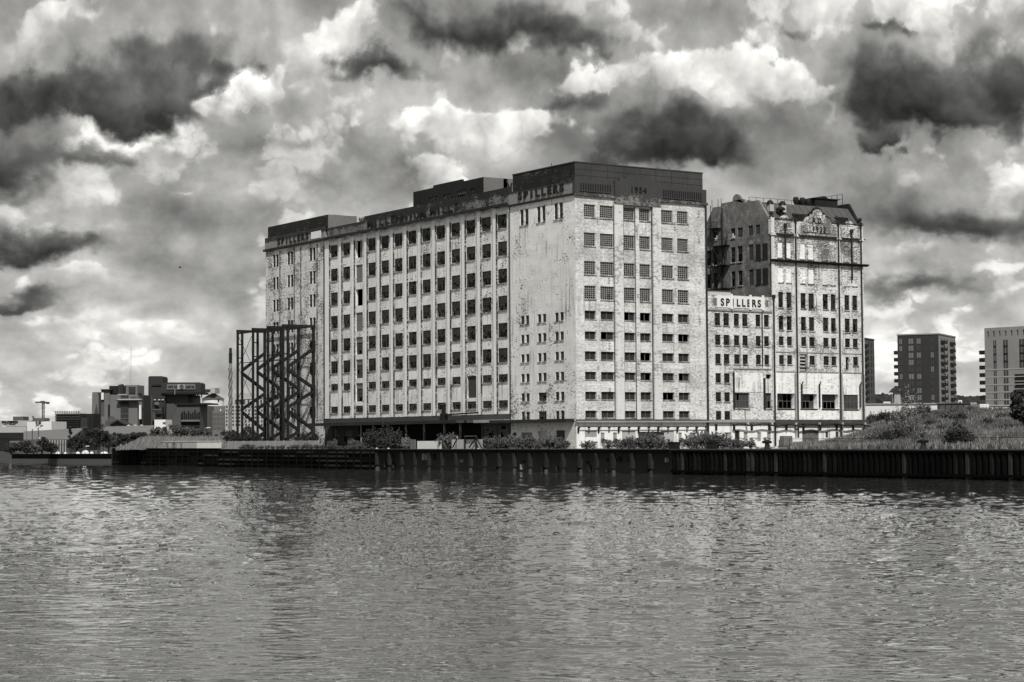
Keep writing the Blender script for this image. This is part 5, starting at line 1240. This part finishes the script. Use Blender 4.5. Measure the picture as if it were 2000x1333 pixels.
# --- long grey shed with pitched roof
sd_ = thing('long_shed', 'long low shed with plain grey pitched roof behind the trees', 'shed', base(180, 570)); D = 575
def roofquad(px0, y0, px1, y1, px2, y2, px3, y3, d0, d1):
    s = MB(); a, b_, c, d_ = at(px0,y0,d1), at(px1,y1,d1), at(px2,y2,d0), at(px3,y3,d0); s.quad(a,b_,c,d_); dn = Vector((0,0,-.4)); s.quad(a+dn,b_+dn,c+dn,d_+dn)
    for p, q in ((a,b_),(b_,c),(c,d_),(d_,a)): s.quad(p,q,q+dn,p+dn)
    return s
roofquad(46,843,165,836,135,858,46,859,D,D+16).build('roof', M['far_grey'], sd_)
cpart(sd_, 'wall', M['far_mid'], 46, 134, 858.6, D+.3, 12); 
for i in range(7): cpart(sd_, 'pillar', M['far_pale'], 96+i*5.2, 97.6+i*5.2, 859.5, D-.6, .4)
sd2 = thing('low_shed', 'wide low shed with a pale grey roof slope before the refinery', 'shed', base(250, 560)); D = 560
roofquad(196,834,302,831,292,848,196,846,D,D+18).build('roof', M['far_grey'], sd2); cpart(sd2, 'wall', M['far_mid'], 196, 292, 848, D+.3, 14)
for px in (251.5, 264.5, 276.5): p = at(px, 831.5, D+22); MB().lathe(p-Vector((0,0,1)), [(.8,0),(.8,.7),(.5,1.1),(.05,1.3)], 8).build('roof_vent', M['far_pale'], sd2)
# --- scaffolded block
sc_ = thing('scaffolded_block', 'dark building wrapped in layered scaffolding beside the storage building', 'building', base(130, 720)); D = 720
cpart(sc_, 'core', M['far_dark'], 109, 153, 808, D+1, 10)
for k in range(7): cpart(sc_, 'scaffold_lift', M['far_mid'] if k < 4 else M['far_dark'], 106.5+k*.3, 155-k*.1, 804.5+k*4.6, D-.8, .9, py1=806.0+k*4.6)
for i in range(11): cpart(sc_, 'standard', M['far_black'], 107.5+i*4.5, 108.1+i*4.5, 803, D-1.0, .15)
cpart(sc_, 'side_block', M['far_dark'], 155.3, 170, 816, D+2, 10); cpart(sc_, 'rear_block', M['far_black'], 168.5, 182, 808.5, D+6, 8)
# --- tower crane
cr = thing('tower_crane', 'pale lattice tower crane with short jib above the storage building', 'crane', base(84, 1500)); D = 1500
w = lat(1001.7, D)
for (a, b_) in ((-w,-w),(w,-w),(w,w),(-w,w)): MB().beam(PC(lat(84,D)+a, D+b_, FZ), PC(lat(84,D)+a, D+b_, zy(84,788,D)), .42).build('mast_leg', M['far_mid'], cr)
zz = 8
s = MB()
while zz < zy(84,790,D): s.beam(PC(lat(84,D)-w,D-w,zz), PC(lat(84,D)+w,D-w,zz+1.6), .25); s.beam(PC(lat(84,D)+w,D-w,zz+1.6), PC(lat(84,D)-w,D-w,zz+3.2), .25); zz += 3.2
s.build('mast_lacing', M['far_mid'], cr)
MB().beam(at(69,786.2,D), at(92,786.6,D), 1.0, 1.2).build('jib', M['far_mid'], cr); MB().beam(at(79,785,D), at(88,785,D), .8, 1.2).build('jib_top', M['far_mid'], cr); cpart(cr, 'counterweight', M['far_dark'], 89, 94.5, 785.5, D, 2, py1=789.5); cpart(cr, 'cab', M['far_mid'], 82.6, 85.6, 786.5, D-1, 2, py1=789.5)
# --- refinery, pale block with silos
rf = thing('pale_silo_block', 'pale concrete silo block with rooftop machinery and a dark central stripe', 'silo', base(225, 800)); D = 800
q_ = lambda c: 160+c/5.128
r_ = lambda c: 660+c/5.128
def rb_(name, mat, c0, c1, y0, y1=None, dd=0, th=10): return cpart(rf, name, M[mat], q_(c0), q_(c1), r_(y0), D+dd, th, py1=None if y1 is None else r_(y1))
rb_('stair_tower', 'far_grey', 98, 165, 575, dd=6); rb_('stair_head', 'far_grey', 100, 158, 545, 574, dd=6.5, th=8); rb_('dark_flank', 'far_dark', 165.5, 190, 570, dd=5)
rb_('side_silo', 'far_mid', 190.5, 222, 525, dd=4); rb_('side_silo', 'far_grey', 222.5, 276, 525, dd=3.6); rb_('cap', 'far_dark', 183, 300, 515, 524, dd=2.5, th=12); rb_('name_panel', 'far_white', 190, 214, 550, 620, dd=3.0, th=.5)
rb_('slot', 'far_black', 258, 280, 670, 780, dd=3.0, th=.4)
rb_('main_block', 'far_grey', 280, 555, 570, dd=0, th=20); rb_('stripe', 'far_dark', 385, 460, 578, 845, dd=-.5, th=.45); rb_('ledge', 'far_black', 340, 585, 625, 634, dd=-2.5, th=2.2); rb_('ledge_top', 'far_pale', 352, 586, 612, 624, dd=-2.6, th=2.3)
for y in (672, 762, 806): rb_('stripe_band', 'far_grey', 386, 459, y, y+5, dd=-.75, th=.2)
rb_('pale_pier', 'far_white', 570, 588, 640, 815, dd=-1, th=1.0); rb_('dark_annex', 'far_dark', 556, 612, 575, dd=3)
s = MB(); a = [at(q_(556),r_(545),D+3.2), at(q_(612),r_(575),D+3.2), at(q_(612),r_(576),D+12), at(q_(556),r_(546),D+12)]; s.poly(a); s.poly([p-Vector((0,0,.5)) for p in a]); s.build('annex_roof', M['far_dark'], rf)
rb_('roof_house', 'far_grey', 440, 553, 475, 568, dd=2, th=9); rb_('roof_house_window', 'far_dark', 465, 530, 492, 555, dd=1.5, th=.4)
rb_('machine_house', 'far_black', 270, 355, 482, 560, dd=4)
for (c0, c1, y0) in ((360,380,470),(384,400,465),(392,418,480),(405,440,478),(418,432,500)): rb_('duct', 'far_dark', c0, c1, y0, 562, dd=3, th=2)
for c in (484, 500, 515, 530): rb_('roof_pot', 'far_mid', c, c+8, 592, 612, dd=-2, th=.8)
p0 = at(q_(490), r_(470), D+5); MB().tube([p0, p0+Vector((0,0,16))], .045, 5).build('aerial', M['far_mid'], rf)
ch = thing('chapel', 'small dark spired building at the foot of the pale silo block', 'chapel', base(188, 760)); D2 = 760
s = MB(); ap = at(q_(145), r_(655), D2+3); bs = [at(q_(112), r_(822), D2), at(q_(178), r_(822), D2), at(q_(178), r_(822), D2+9), at(q_(112), r_(822), D2+9)]
for i in range(4): s.poly([bs[i], bs[(i+1)%4], ap])
s.build('spire', M['far_dark'], ch); cpart(ch, 'wall', M['far_mid'], q_(92), q_(190), r_(822), D2-.4, 10); cpart(ch, 'pale_gable', M['far_grey'], q_(190), q_(255), r_(790), D2, 8)
hs = thing('gabled_house', 'small house with dark gabled roof before the pale silo block', 'house', base(231, 740)); D2 = 740
s = MB(); g_ = [(q_(285),890),(q_(285),868),(q_(360),830),(q_(440),868),(q_(440),890)]; s.prism([(lat(a,D2), zy(a,r_(b_),D2)) for a, b_ in g_], D2, D2+10, lambda u, v, d: PC(u, d, v)); s.build('wall', M['far_mid'], hs)
for (a, b_, c, d_) in ((280,872,361,826),(359,826,446,872)): s = MB(); s.beam(PC(lat(q_(a),D2),D2+4,zy(q_(a),r_(b_),D2)), PC(lat(q_(c),D2),D2+4,zy(q_(c),r_(d_),D2)), 11, .5); s.build('roof_slope', M['far_dark'], hs)
for c in (275,290,305,322,338): cpart(hs, 'chimney_pot', M['far_grey'], q_(c), q_(c+7), r_(808), D2+12, 1, py1=r_(835))
cpart(hs, 'rear_terrace', M['far_mid'], q_(230), q_(350), r_(833), D2+11.5, 8)
# --- dark refinery block with the banner
dr = thing('dark_refinery', 'dark stepped refinery block with a pale banner and overhanging gallery', 'factory', base(340, 830)); D = 830
def db_(name, mat, c0, c1, y0, y1=None, dd=0, th=12): return cpart(dr, name, M[mat], q_(c0), q_(c1), r_(y0), D+dd, th, py1=None if y1 is None else r_(y1))
s = MB(); o_ = [(635,900),(635,390),(648,380),(770,380),(782,392),(782,900)]; s.prism([(lat(q_(a),D), zy(q_(a),r_(b_),D) if b_ < 900 else FZ) for a, b_ in o_], D+6, D+18, lambda u, v, d: PC(u, d, v)); s.build('lift_tower', M['far_dark'], dr)
db_('stair_block', 'far_dark', 700, 830, 478, dd=3); db_('stair_cap', 'far_black', 696, 822, 470, 482, dd=2.5)
s = MB(); o_ = [(784,555),(784,446),(1165,446),(1180,456),(1180,555)]; s.prism([(lat(q_(a),D), zy(q_(a),r_(b_),D)) for a, b_ in o_], D+2, D+14, lambda u, v, d: PC(u, d, v)); s.build('gallery', M['far_dark'], dr)
db_('gallery_soffit', 'far_black', 832, 1182, 545, 566, dd=1.5, th=13); db_('bin_block', 'far_mid', 832, 1060, 567, dd=5)
db_('banner', 'far_grey', 848, 1133, 464, 519, dd=1.6, th=.3)
db_('banner_panel', 'far_pale', 955, 1025, 468, 515, dd=1.45, th=.1)
ctext('TASTE THE', dr, q_(858), q_(948), r_(503), 4.4, D+1.4, M['far_black'], .55); ctext('UNDEFINE', dr, q_(1036), q_(1120), r_(503), 4.4, D+1.4, M['far_black'], .55)
s = MB(); s.tube([PC(lat(q_(990),D),D+1.42,zy(350,r_(491),D)), PC(lat(q_(990),D),D+1.36,zy(350,r_(491),D))], 1.0, 16); s.build('banner_emblem', M['far_mid'], dr)
db_('drop_pipe', 'far_grey', 922, 932, 520, 568, dd=1.0, th=1)
c0 = base(q_(1125), D+10); MB().lathe(c0, [(lat(1000+11.7,D),0),(lat(1000+11.7,D), zy(380,r_(590),D)-FZ),(lat(1000+11.7,D)*.9, zy(380,r_(572),D)-FZ)], 20).build('round_silo', M['far_grey'], dr, False)
for c in (1060, 1090, 1120, 1150, 1190): db_('gallery_leg', 'far_black', c, c+5, 556, 600, dd=6, th=1)
db_('low_roof', 'far_black', 930, 1275, 655, 670, dd=-4, th=14); db_('low_block', 'far_mid', 945, 1178, 671, dd=-3, th=12)
for i in range(9): c = 995+i*21; db_('process_pipe', 'far_black', c, c+9, 730+rq.randrange(-6,30), 800, dd=-4.6, th=1)
db_('pipe_rack', 'far_grey', 990, 1175, 822, 840, dd=-4.8, th=1.2); db_('pipe_bay', 'far_black', 990, 1175, 841, 900, dd=-3.4, th=.3); db_('front_box', 'far_mid', 915, 985, 765, dd=-5, th=4)
for (c0_, c1_, y0) in ((622,700,700),(640,735,650),(690,800,690),(730,806,760),(640,720,760)): db_('process_unit', 'far_black' if c0_ != 690 else 'far_dark', c0_, c1_, y0, dd=-3-(c0_ % 7)*.3, th=3)
db_('tank', 'far_mid', 700, 728, 745, 830, dd=-7, th=2); db_('walkway', 'far_grey', 640, 790, 715, 722, dd=-7, th=1); db_('head_unit', 'far_grey', 725, 765, 645, 672, dd=-6, th=2)
for c in (717, 760, 796): db_('lit_sign', 'far_white', c, c+20, 618, 625, dd=2.2, th=.3)
wt = thing('white_tank_shed', 'small white ribbed shed behind the leafy trees', 'shed', base(312, 700)); cpart(wt, 'wall', M['far_white'], q_(724), q_(835), r_(821), 700, 8); cpart(wt, 'door', M['far_mid'], q_(806), q_(836), r_(846), 699.6, .3, py1=r_(856))
cs = thing('conical_silo', 'white round silo with a dark conical roof fed by a conveyor', 'silo', base(q_(1310), 1360)); D = 1360; c0 = base(q_(1310), D+12); w = lat(1000+21.5, D)
MB().lathe(c0, [(w,0),(w,zy(415,r_(612),D)-FZ)], 24).build('drum', M['far_white'], cs); MB().lathe(c0, [(w*1.1,zy(415,r_(612),D)-FZ),(w*.2,zy(415,r_(555),D)-FZ),(.1,zy(415,r_(550),D)-FZ)], 24).build('roof', M['far_mid'], cs)
cpart(cs, 'head_house', M['far_pale'], q_(1282), q_(1330), r_(502), D+2, 12, py1=r_(556)); cpart(cs, 'conveyor', M['far_dark'], q_(1180), q_(1282), r_(516), D+3, 6, py1=r_(546)); cpart(cs, 'rain_hopper', M['far_dark'], q_(1356), q_(1370), r_(612), D-4, 1, py1=r_(645))
# --- spiral chimney
cm = thing('chimney_stack', 'tall slim chimney with spiral strakes and black top', 'chimney', base(449.5, 1150)); D = 1150; c0 = base(449.5, D); zt = zy(449.5, 680, D); r0 = lat(1003.0, D)
MB().lathe(c0, [(r0,0),(r0,zt-9-FZ)], 14).build('stack', M['far_grey'], cm, True); MB().lathe((c0.x,c0.y,zt-9), [(r0*1.05,0),(r0*1.15,6),(r0*.9,6.1),(r0*.9,9)], 14).build('black_top', M['far_black'], cm)
for k in range(3): MB().tube([(c0.x+r0*1.08*math.cos(t*.26+k*2.09), c0.y+r0*1.08*math.sin(t*.26+k*2.09), zt*.35+t*.62) for t in range(int((zt*.62-9)/.62))], .28, 4).build('strake', M['far_mid'], cm)
# --- pale apartment blocks
def flats(name, lab, px0, px1, pytop, d, rows, cols_, wall_m, win_m, th=14, rowpx=7.0, first=3.0, wfrac=.5, hfrac=.55):
    t = thing(name, lab, 'apartments', base((px0+px1)/2, d), 'pale apartment blocks beyond the shoring'); cpart(t, 'wall', M[wall_m], px0, px1, pytop, d, th)
    cw = (px1-px0)/cols_; w = lat(1000+cw*wfrac, d); h = rowpx*hfrac/FPX*d; me = MB().box(-w/2, w/2, -.12, -.02, 0, h).mesh('window', M[win_m])
    for j in range(rows):
        for i in range(cols_): px = px0+cw*(i+.5); link('window', me, t, PC(lat(px,d), d, zy(px, pytop+first+rowpx*j, d)-h), -YAW)
    return t
flats('apartment_block', 'narrow pale apartment block with a grid of dark windows beside the dark refinery', q_(1175), q_(1260), r_(682), 1250, 6, 6, 'far_grey', 'glass_far')
flats('apartment_block', 'apartment block with tall slot windows between two gridded blocks', q_(1305), q_(1425), r_(735), 1220, 4, 9, 'far_grey', 'glass_far', rowpx=9, hfrac=.8, wfrac=.4)
flats('apartment_block', 'plain stepped apartment block with two bright roof windows', q_(1261), q_(1428), r_(684), 1300, 1, 2, 'far_grey', 'far_white', first=6, wfrac=.12)
flats('apartment_block', 'long pale apartment block with dark window grid behind the shoring posts', q_(1432), 545, r_(668), 1180, 6, 17, 'far_pale', 'glass_far')
flats('apartment_block', 'upper stepped apartment block below the spiral chimney', q_(1476), 530, 768, 1230, 1, 10, 'far_pale', 'glass_far', rowpx=14, hfrac=.75, first=13, wfrac=.4)
# --- right side: brick towers
def tower(name, lab, px, pytop, d, ang, Ll, Lr, left_m, right_m, floors, lcols, bal, fh=3.0):
    """corner tower: ang = direction of the left face, Ll / Lr face lengths"""
    c = base(px, d); zt = zy(px, pytop, d); dl = _R0*(-math.sin(ang)) + FH*math.cos(ang); dr_ = _R0*math.cos(ang) + FH*math.sin(ang)
    t = thing(name, lab, 'tower block', c); cs_ = [c, c+dl*Ll, c+dl*Ll+dr_*Lr, c+dr_*Lr]
    s = MB()
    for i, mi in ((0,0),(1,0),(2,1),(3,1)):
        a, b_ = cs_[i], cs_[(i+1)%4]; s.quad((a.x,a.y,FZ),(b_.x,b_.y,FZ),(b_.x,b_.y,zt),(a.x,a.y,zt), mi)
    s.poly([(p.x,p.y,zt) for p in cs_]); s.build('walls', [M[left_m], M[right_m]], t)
    nl = -dr_; nr = -dl
    for i in range(4):
        a, b_ = cs_[i], cs_[(i+1)%4]; MB().beam((a.x,a.y,zt+.2),(b_.x,b_.y,zt+.2), .5, .5).build('coping', M[right_m], t)
    al = math.atan2(-dl.y, -dl.x); 
    for j in range(floors):
        z = zt-2.6-fh*j-1.2
        for (u, w) in lcols:
            p = c+dl*(Ll*u)+nl*.02; k = (round(w,2),'L')
            lit = rq.random() < .42
            q = MB().box(-w/2, w/2, -.06, .0, 0, 2.2).mesh('window', M['glass_lt'] if lit else M['glass_far']) if (k, lit) not in WCACHE else WCACHE[(k, lit)]
            WCACHE[(k, lit)] = q; o = link('window', q, t, (p.x, p.y, z), al)
            mk = WCACHE.setdefault((k,'m'), MB().box(-.05, .05, -.12, -.065, 0, 2.2).mesh('mullion', M['far_black'])); b2_ = bpy.data.objects.new('mullion', mk); col.objects.link(b2_); b2_.parent = o
    ar = math.atan2(dr_.y, dr_.x)
    for j in range(floors):
        z = zt-3.6-fh*j
        for (u, w, isb) in bal:
            p = c+dr_*(Lr*u)
            if isb:
                q = WCACHE.setdefault((round(w,2),'B'), MB().box(-w/2, w/2, -1.1, -.02, -.15, 1.1).mesh('balcony', M['far_black'])); link('balcony', q, t, (p.x+nr.x*.02, p.y+nr.y*.02, z), ar)
                q = WCACHE.setdefault((round(w,2),'D'), MB().box(-w/2+.4, w/2-.4, -.05, -.01, .0, 2.1).mesh('window', M['glass_far'])); link('window', q, t, (p.x, p.y, z+.05), ar)
            else:
                q = WCACHE.setdefault((round(w,2),'W'), MB().box(-w/2, w/2, -.05, -.01, 0, 2.1).mesh('window', M['far_black'])); link('window', q, t, (p.x, p.y, z+.1), ar)
    return t, c, dl, dr_, zt
A0 = R(64.2)
T2, c, dl, dr_, zt = tower('tower_block', 'dark brick tower block with pale side and stacked black balconies', 1834, 652.8, 826, A0, 17.6, 31, 'far_brick', 'far_brick_lt', 12, ((.155,1.2),(.48,1.7),(.67,2.0),(.92,1.1)), ((.22,6.5,True),(.76,6.5,True),(.5,1.4,False),(.36,1.0,False),(.95,.9,False)))  # right face in paler brick, its sunlight put into the colour
for j in range(10):
    p = c+dl*18.4+dr_*1.2; z = zt-8.0-3.0*j; MB().box(-1.3, 1.3, -1.0, 1.0, -.2, 1.5); link('end_balcony', WCACHE.setdefault('eb', MB().box(-.85, .85, -1.3, 1.3, -.1, 1.4).mesh('balcony', M['far_black'])), T2, (p.x, p.y, z), math.atan2(dl.y, dl.x))
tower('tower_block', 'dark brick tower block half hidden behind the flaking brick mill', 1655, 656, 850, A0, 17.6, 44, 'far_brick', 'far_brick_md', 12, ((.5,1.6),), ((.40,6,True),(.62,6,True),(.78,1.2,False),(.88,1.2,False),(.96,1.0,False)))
# pale tower at the right: front face runs towards the viewer
D = 790; c = base(1924, D); zt = zy(1924, 641, D); df = (_R0*.70 + FH*(-.714)); dbk = _R0*.714 + FH*.70
pt = thing('pale_tower_block', 'pale brick tower block with deep balconies and open parapet slots', 'tower block', c); LF = 44
SL = [(1.2+i*2.7, 2.0+i*2.7) for i in range(15)]
SLr = [(a, b_, zt-3.6, zt-1.4) for a, b_ in SL]
PF = lambda u, v, dd: c + df*u + dbk*dd + Vector((0,0,v-FZ))
LOG = [(13.2, 20.6, zt-19-3.05*j-2.6, zt-19-3.05*j) for j in range(8)] + [(21.4, 29.5, zt-19-3.05*j-2.6, zt-19-3.05*j) for j in range(8)]
s = MB(); wall(s, SLr+LOG, 0, LF, FZ, zt, PF, 1.4)
for (a, b_) in ((0, 0), (LF, LF)): s.quad(PF(a,FZ,0),PF(a,FZ,22),PF(a,zt-4,22),PF(a,zt-4,0))
s.quad(PF(0,zt-4.2,.0),PF(LF,zt-4.2,.0),PF(LF,zt-4.2,22),PF(0,zt-4.2,22)); s.build('front_wall', M['far_brick_lt'], pt)
ar = math.atan2(df.y, df.x)
for j in range(12):
    z = zt-7.3-3.05*j
    if j >= 4:
        MB().beam(PF(0,z+2.6,-.05), PF(LF,z+2.6,-.05), .12, .35).build('floor_band', M['far_pale'], pt)
    for (u, w) in ((4.7,1.3),(9.6,2.1),(17,2.4),(24.5,2.4)):
        if u > 12 and j >= 4: continue
        me = WCACHE.setdefault((w,'PT'), MB().box(-w/2, w/2, -.05, .0, 0, 2.2).mesh('window', M['glass_far'])); p = PF(u, z, 0); o = link('window', me, pt, p, ar)
        mk = WCACHE.setdefault((w,'PM'), MB().box(-.06, .06, -.1, -.055, 0, 2.2).mesh('mullion', M['far_pale'])); b2_ = bpy.data.objects.new('mullion', mk); col.objects.link(b2_); b2_.parent = o
        if j < 3: MB().beam(PF(u-w/2,z-.45,-.03), PF(u+w/2,z-.45,-.03), .1, .75).build('spandrel', M['far_black'], pt)
for j in range(10):
    z = zt-10.5-3.05*j; p = PF(-1.2, z, .6); link('end_balcony', WCACHE.setdefault('eb2', MB().box(-1.2, 1.2, -1.0, 1.0, -.1, 1.5).mesh('balcony', M['far_black'])), pt, p, ar)
for r in LOG: 
    s = MB(); s.quad(PF(r[0],r[2],1.35),PF(r[1],r[2],1.35),PF(r[1],r[3],1.35),PF(r[0],r[3],1.35)); s.build('loggia_glazing', M['glass_far'], pt)
    s = MB(); s.beam(PF(r[0],r[2]+.55,.2),PF(r[1],r[2]+.55,.2),.06,1.1); s.build('loggia_rail', M['far_black'], pt)
# --- white low warehouse strip and containers behind the mound
ww = thing('low_warehouse', 'long low white warehouse wall behind the grassy mound', 'warehouse', base(1760, 440)); D = 440
cpart(ww, 'wall', M['far_white'], 1660, 1840, 790.5, D, 12, skew=-3); cpart(ww, 'eaves', M['far_pale'], 1660, 1840, 788.6, D-.3, 12, py1=790.3, skew=-3)
w2 = thing('low_warehouse', 'low white shed with flat roof before the pale tower block', 'warehouse', base(1965, 435)); cpart(w2, 'wall', M['far_white'], 1931, 2060, 793, 435, 12); cpart(w2, 'eaves', M['far_pale'], 1931, 2060, 791, 434.7, 12, py1=792.8)
ct = thing('plant_container', 'dark ribbed container with pale end standing on the mound crest', 'container', base(1870, 420)); D = 420
cpart(ct, 'louvred_side', M['far_mid'], 1832, 1882, 790, D, 3); cpart(ct, 'grey_end', M['far_grey'], 1882.2, 1893, 790, D, 3); cpart(ct, 'frame', M['far_dark'], 1830, 1895, 788, D-.2, 3.4, py1=789.8)
for i in range(5): cpart(ct, 'rib', M['far_black'], 1833+i*12, 1834+i*12, 790.5, D-.15, .1)
note(cbox(MB(), 1894, 1912, 790, 418, 3).build('grey_container', M['far_grey']), 'plain grey container beside the dark ribbed container', 'container'); note(cbox(MB(), 1912.4, 1930.6, 789.5, 418, 3).build('white_container', M['far_white']), 'plain white container between the grey one and the shed', 'container')
for (px0, px1, y, lab) in ((1725,1738,785,'small white kiosk between the two dark towers'),(1871,1878,782,'narrow white kiosk beside the dark tower block')):
    t = thing('kiosk', lab, 'kiosk', base((px0+px1)/2, 600)); cpart(t, 'wall', M['far_white'], px0, px1, y, 600, 3); cpart(t, 'opening', M['far_dark'], px0+1.5, px1-1.5, y+3, 599.6, .3)
oh = thing('far_house', 'grey house with dark hipped roof beside the dark tower block', 'house', base(1748, 780)); cpart(oh, 'wall', M['far_grey'], 1741, 1760, 770, 780, 8)
s = MB(); s.prism([(lat(1744,780),zy(1750,766,780)),(lat(1752,780),zy(1750,757,780)),(lat(1764,780),zy(1750,757,780)),(lat(1768,780),zy(1750,766,780))], 778, 790, lambda u, v, d: PC(u, d, v)); s.build('roof', M['far_dark'], oh); cpart(oh, 'upper_wall', M['far_pale'], 1746, 1758, 766, 779, 8)
# --- wooded hill far off, with houses
s = MB(); NXh, NYh = 230, 26; Vh = []
for j in range(NYh+1):
    for i in range(NXh+1):
        px = 1480+i*3.6; d = 2700+j*28; top = zy(px, 771-3.5*math.sin(px*.021)-3*math.sin(px*.05+1), 3200)
        e = smooth(0, 20, j); p = PC(lat(px, 3000), d, 0); b_ = mnoise.noise(Vector((px*.16, j*.9, 0)))*2.6 + mnoise.noise(Vector((px*.43, j*1.9, 4)))*2.2 + (6*max(0, mnoise.noise(Vector((px*.09, j*.4, 8)))-.35))
        Vh.append((p.x, p.y, FZ + (top-FZ)*e + b_*smooth(0,5,j)*(1.6)))
s.v = Vh; s.f = [(j*(NXh+1)+i, j*(NXh+1)+i+1, (j+1)*(NXh+1)+i+1, (j+1)*(NXh+1)+i) for j in range(NYh) for i in range(NXh)]; s.mi = [0]*len(s.f)
note(s.build('wooded_hill', leaf_mat('hill_woods', .022, .8)), kind='structure')
hm = MB().box(-5, 5, -3, 3, -2, 4).mesh('wall', M['far_pale']); hr = MB(); hr.prism([(-3.4,4.0),(0,6.6),(3.4,4.0)], -5.2, 5.2, lambda u, v, d: Vector((d, u, v))); hr = hr.mesh('roof', M['far_dark'])
for i in range(26):
    px = rq.uniform(1860, 1922) if i < 20 else rq.uniform(1694, 1740); j = rq.randrange(8, 17); k = j*(NXh+1)+int((px-1480)/3.6); p = Vector(Vh[k])
    t = thing('hillside_house', 'tiny pale house among the trees of the far hill', 'house', p, 'houses on the far hill'); t.rotation_euler = (0,0,-YAW+rq.uniform(-.5,.5))
    for nm, me in (('wall', hm), ('roof', hr)): o = bpy.data.objects.new(nm, me); col.objects.link(o); o.parent = t
# dark tree at the right edge
tp = at(1998, 830, 262); tree(1998, 756, 262, 62, 'dark broad tree standing on the mound before the pale tower block', None, 'leaf_dk', n=2600, seed=4, z0=mound_z(tp.x, tp.y)-.2)
# gull in flight
gp = at(352, 523, 240); gl = thing('gull', 'tiny gull flying in the sky left of the mill', 'bird', gp)
s = MB(); s.tube([gp-_R0*.2, gp-_R0*.08, gp+_R0*.1, gp+_R0*.2], [.015,.05,.05,.015], 6); s.build('body', M['far_mid'], gl)
for k in (-1, 1): s = MB(); s.poly([gp-_R0*.1, gp+_R0*.12, gp+_R0*.05+FH*(.35*k)+Vector((0,0,.12)), gp-_R0*.15+FH*(.55*k)+Vector((0,0,.06))]); s.build('wing', M['far_mid'], gl)
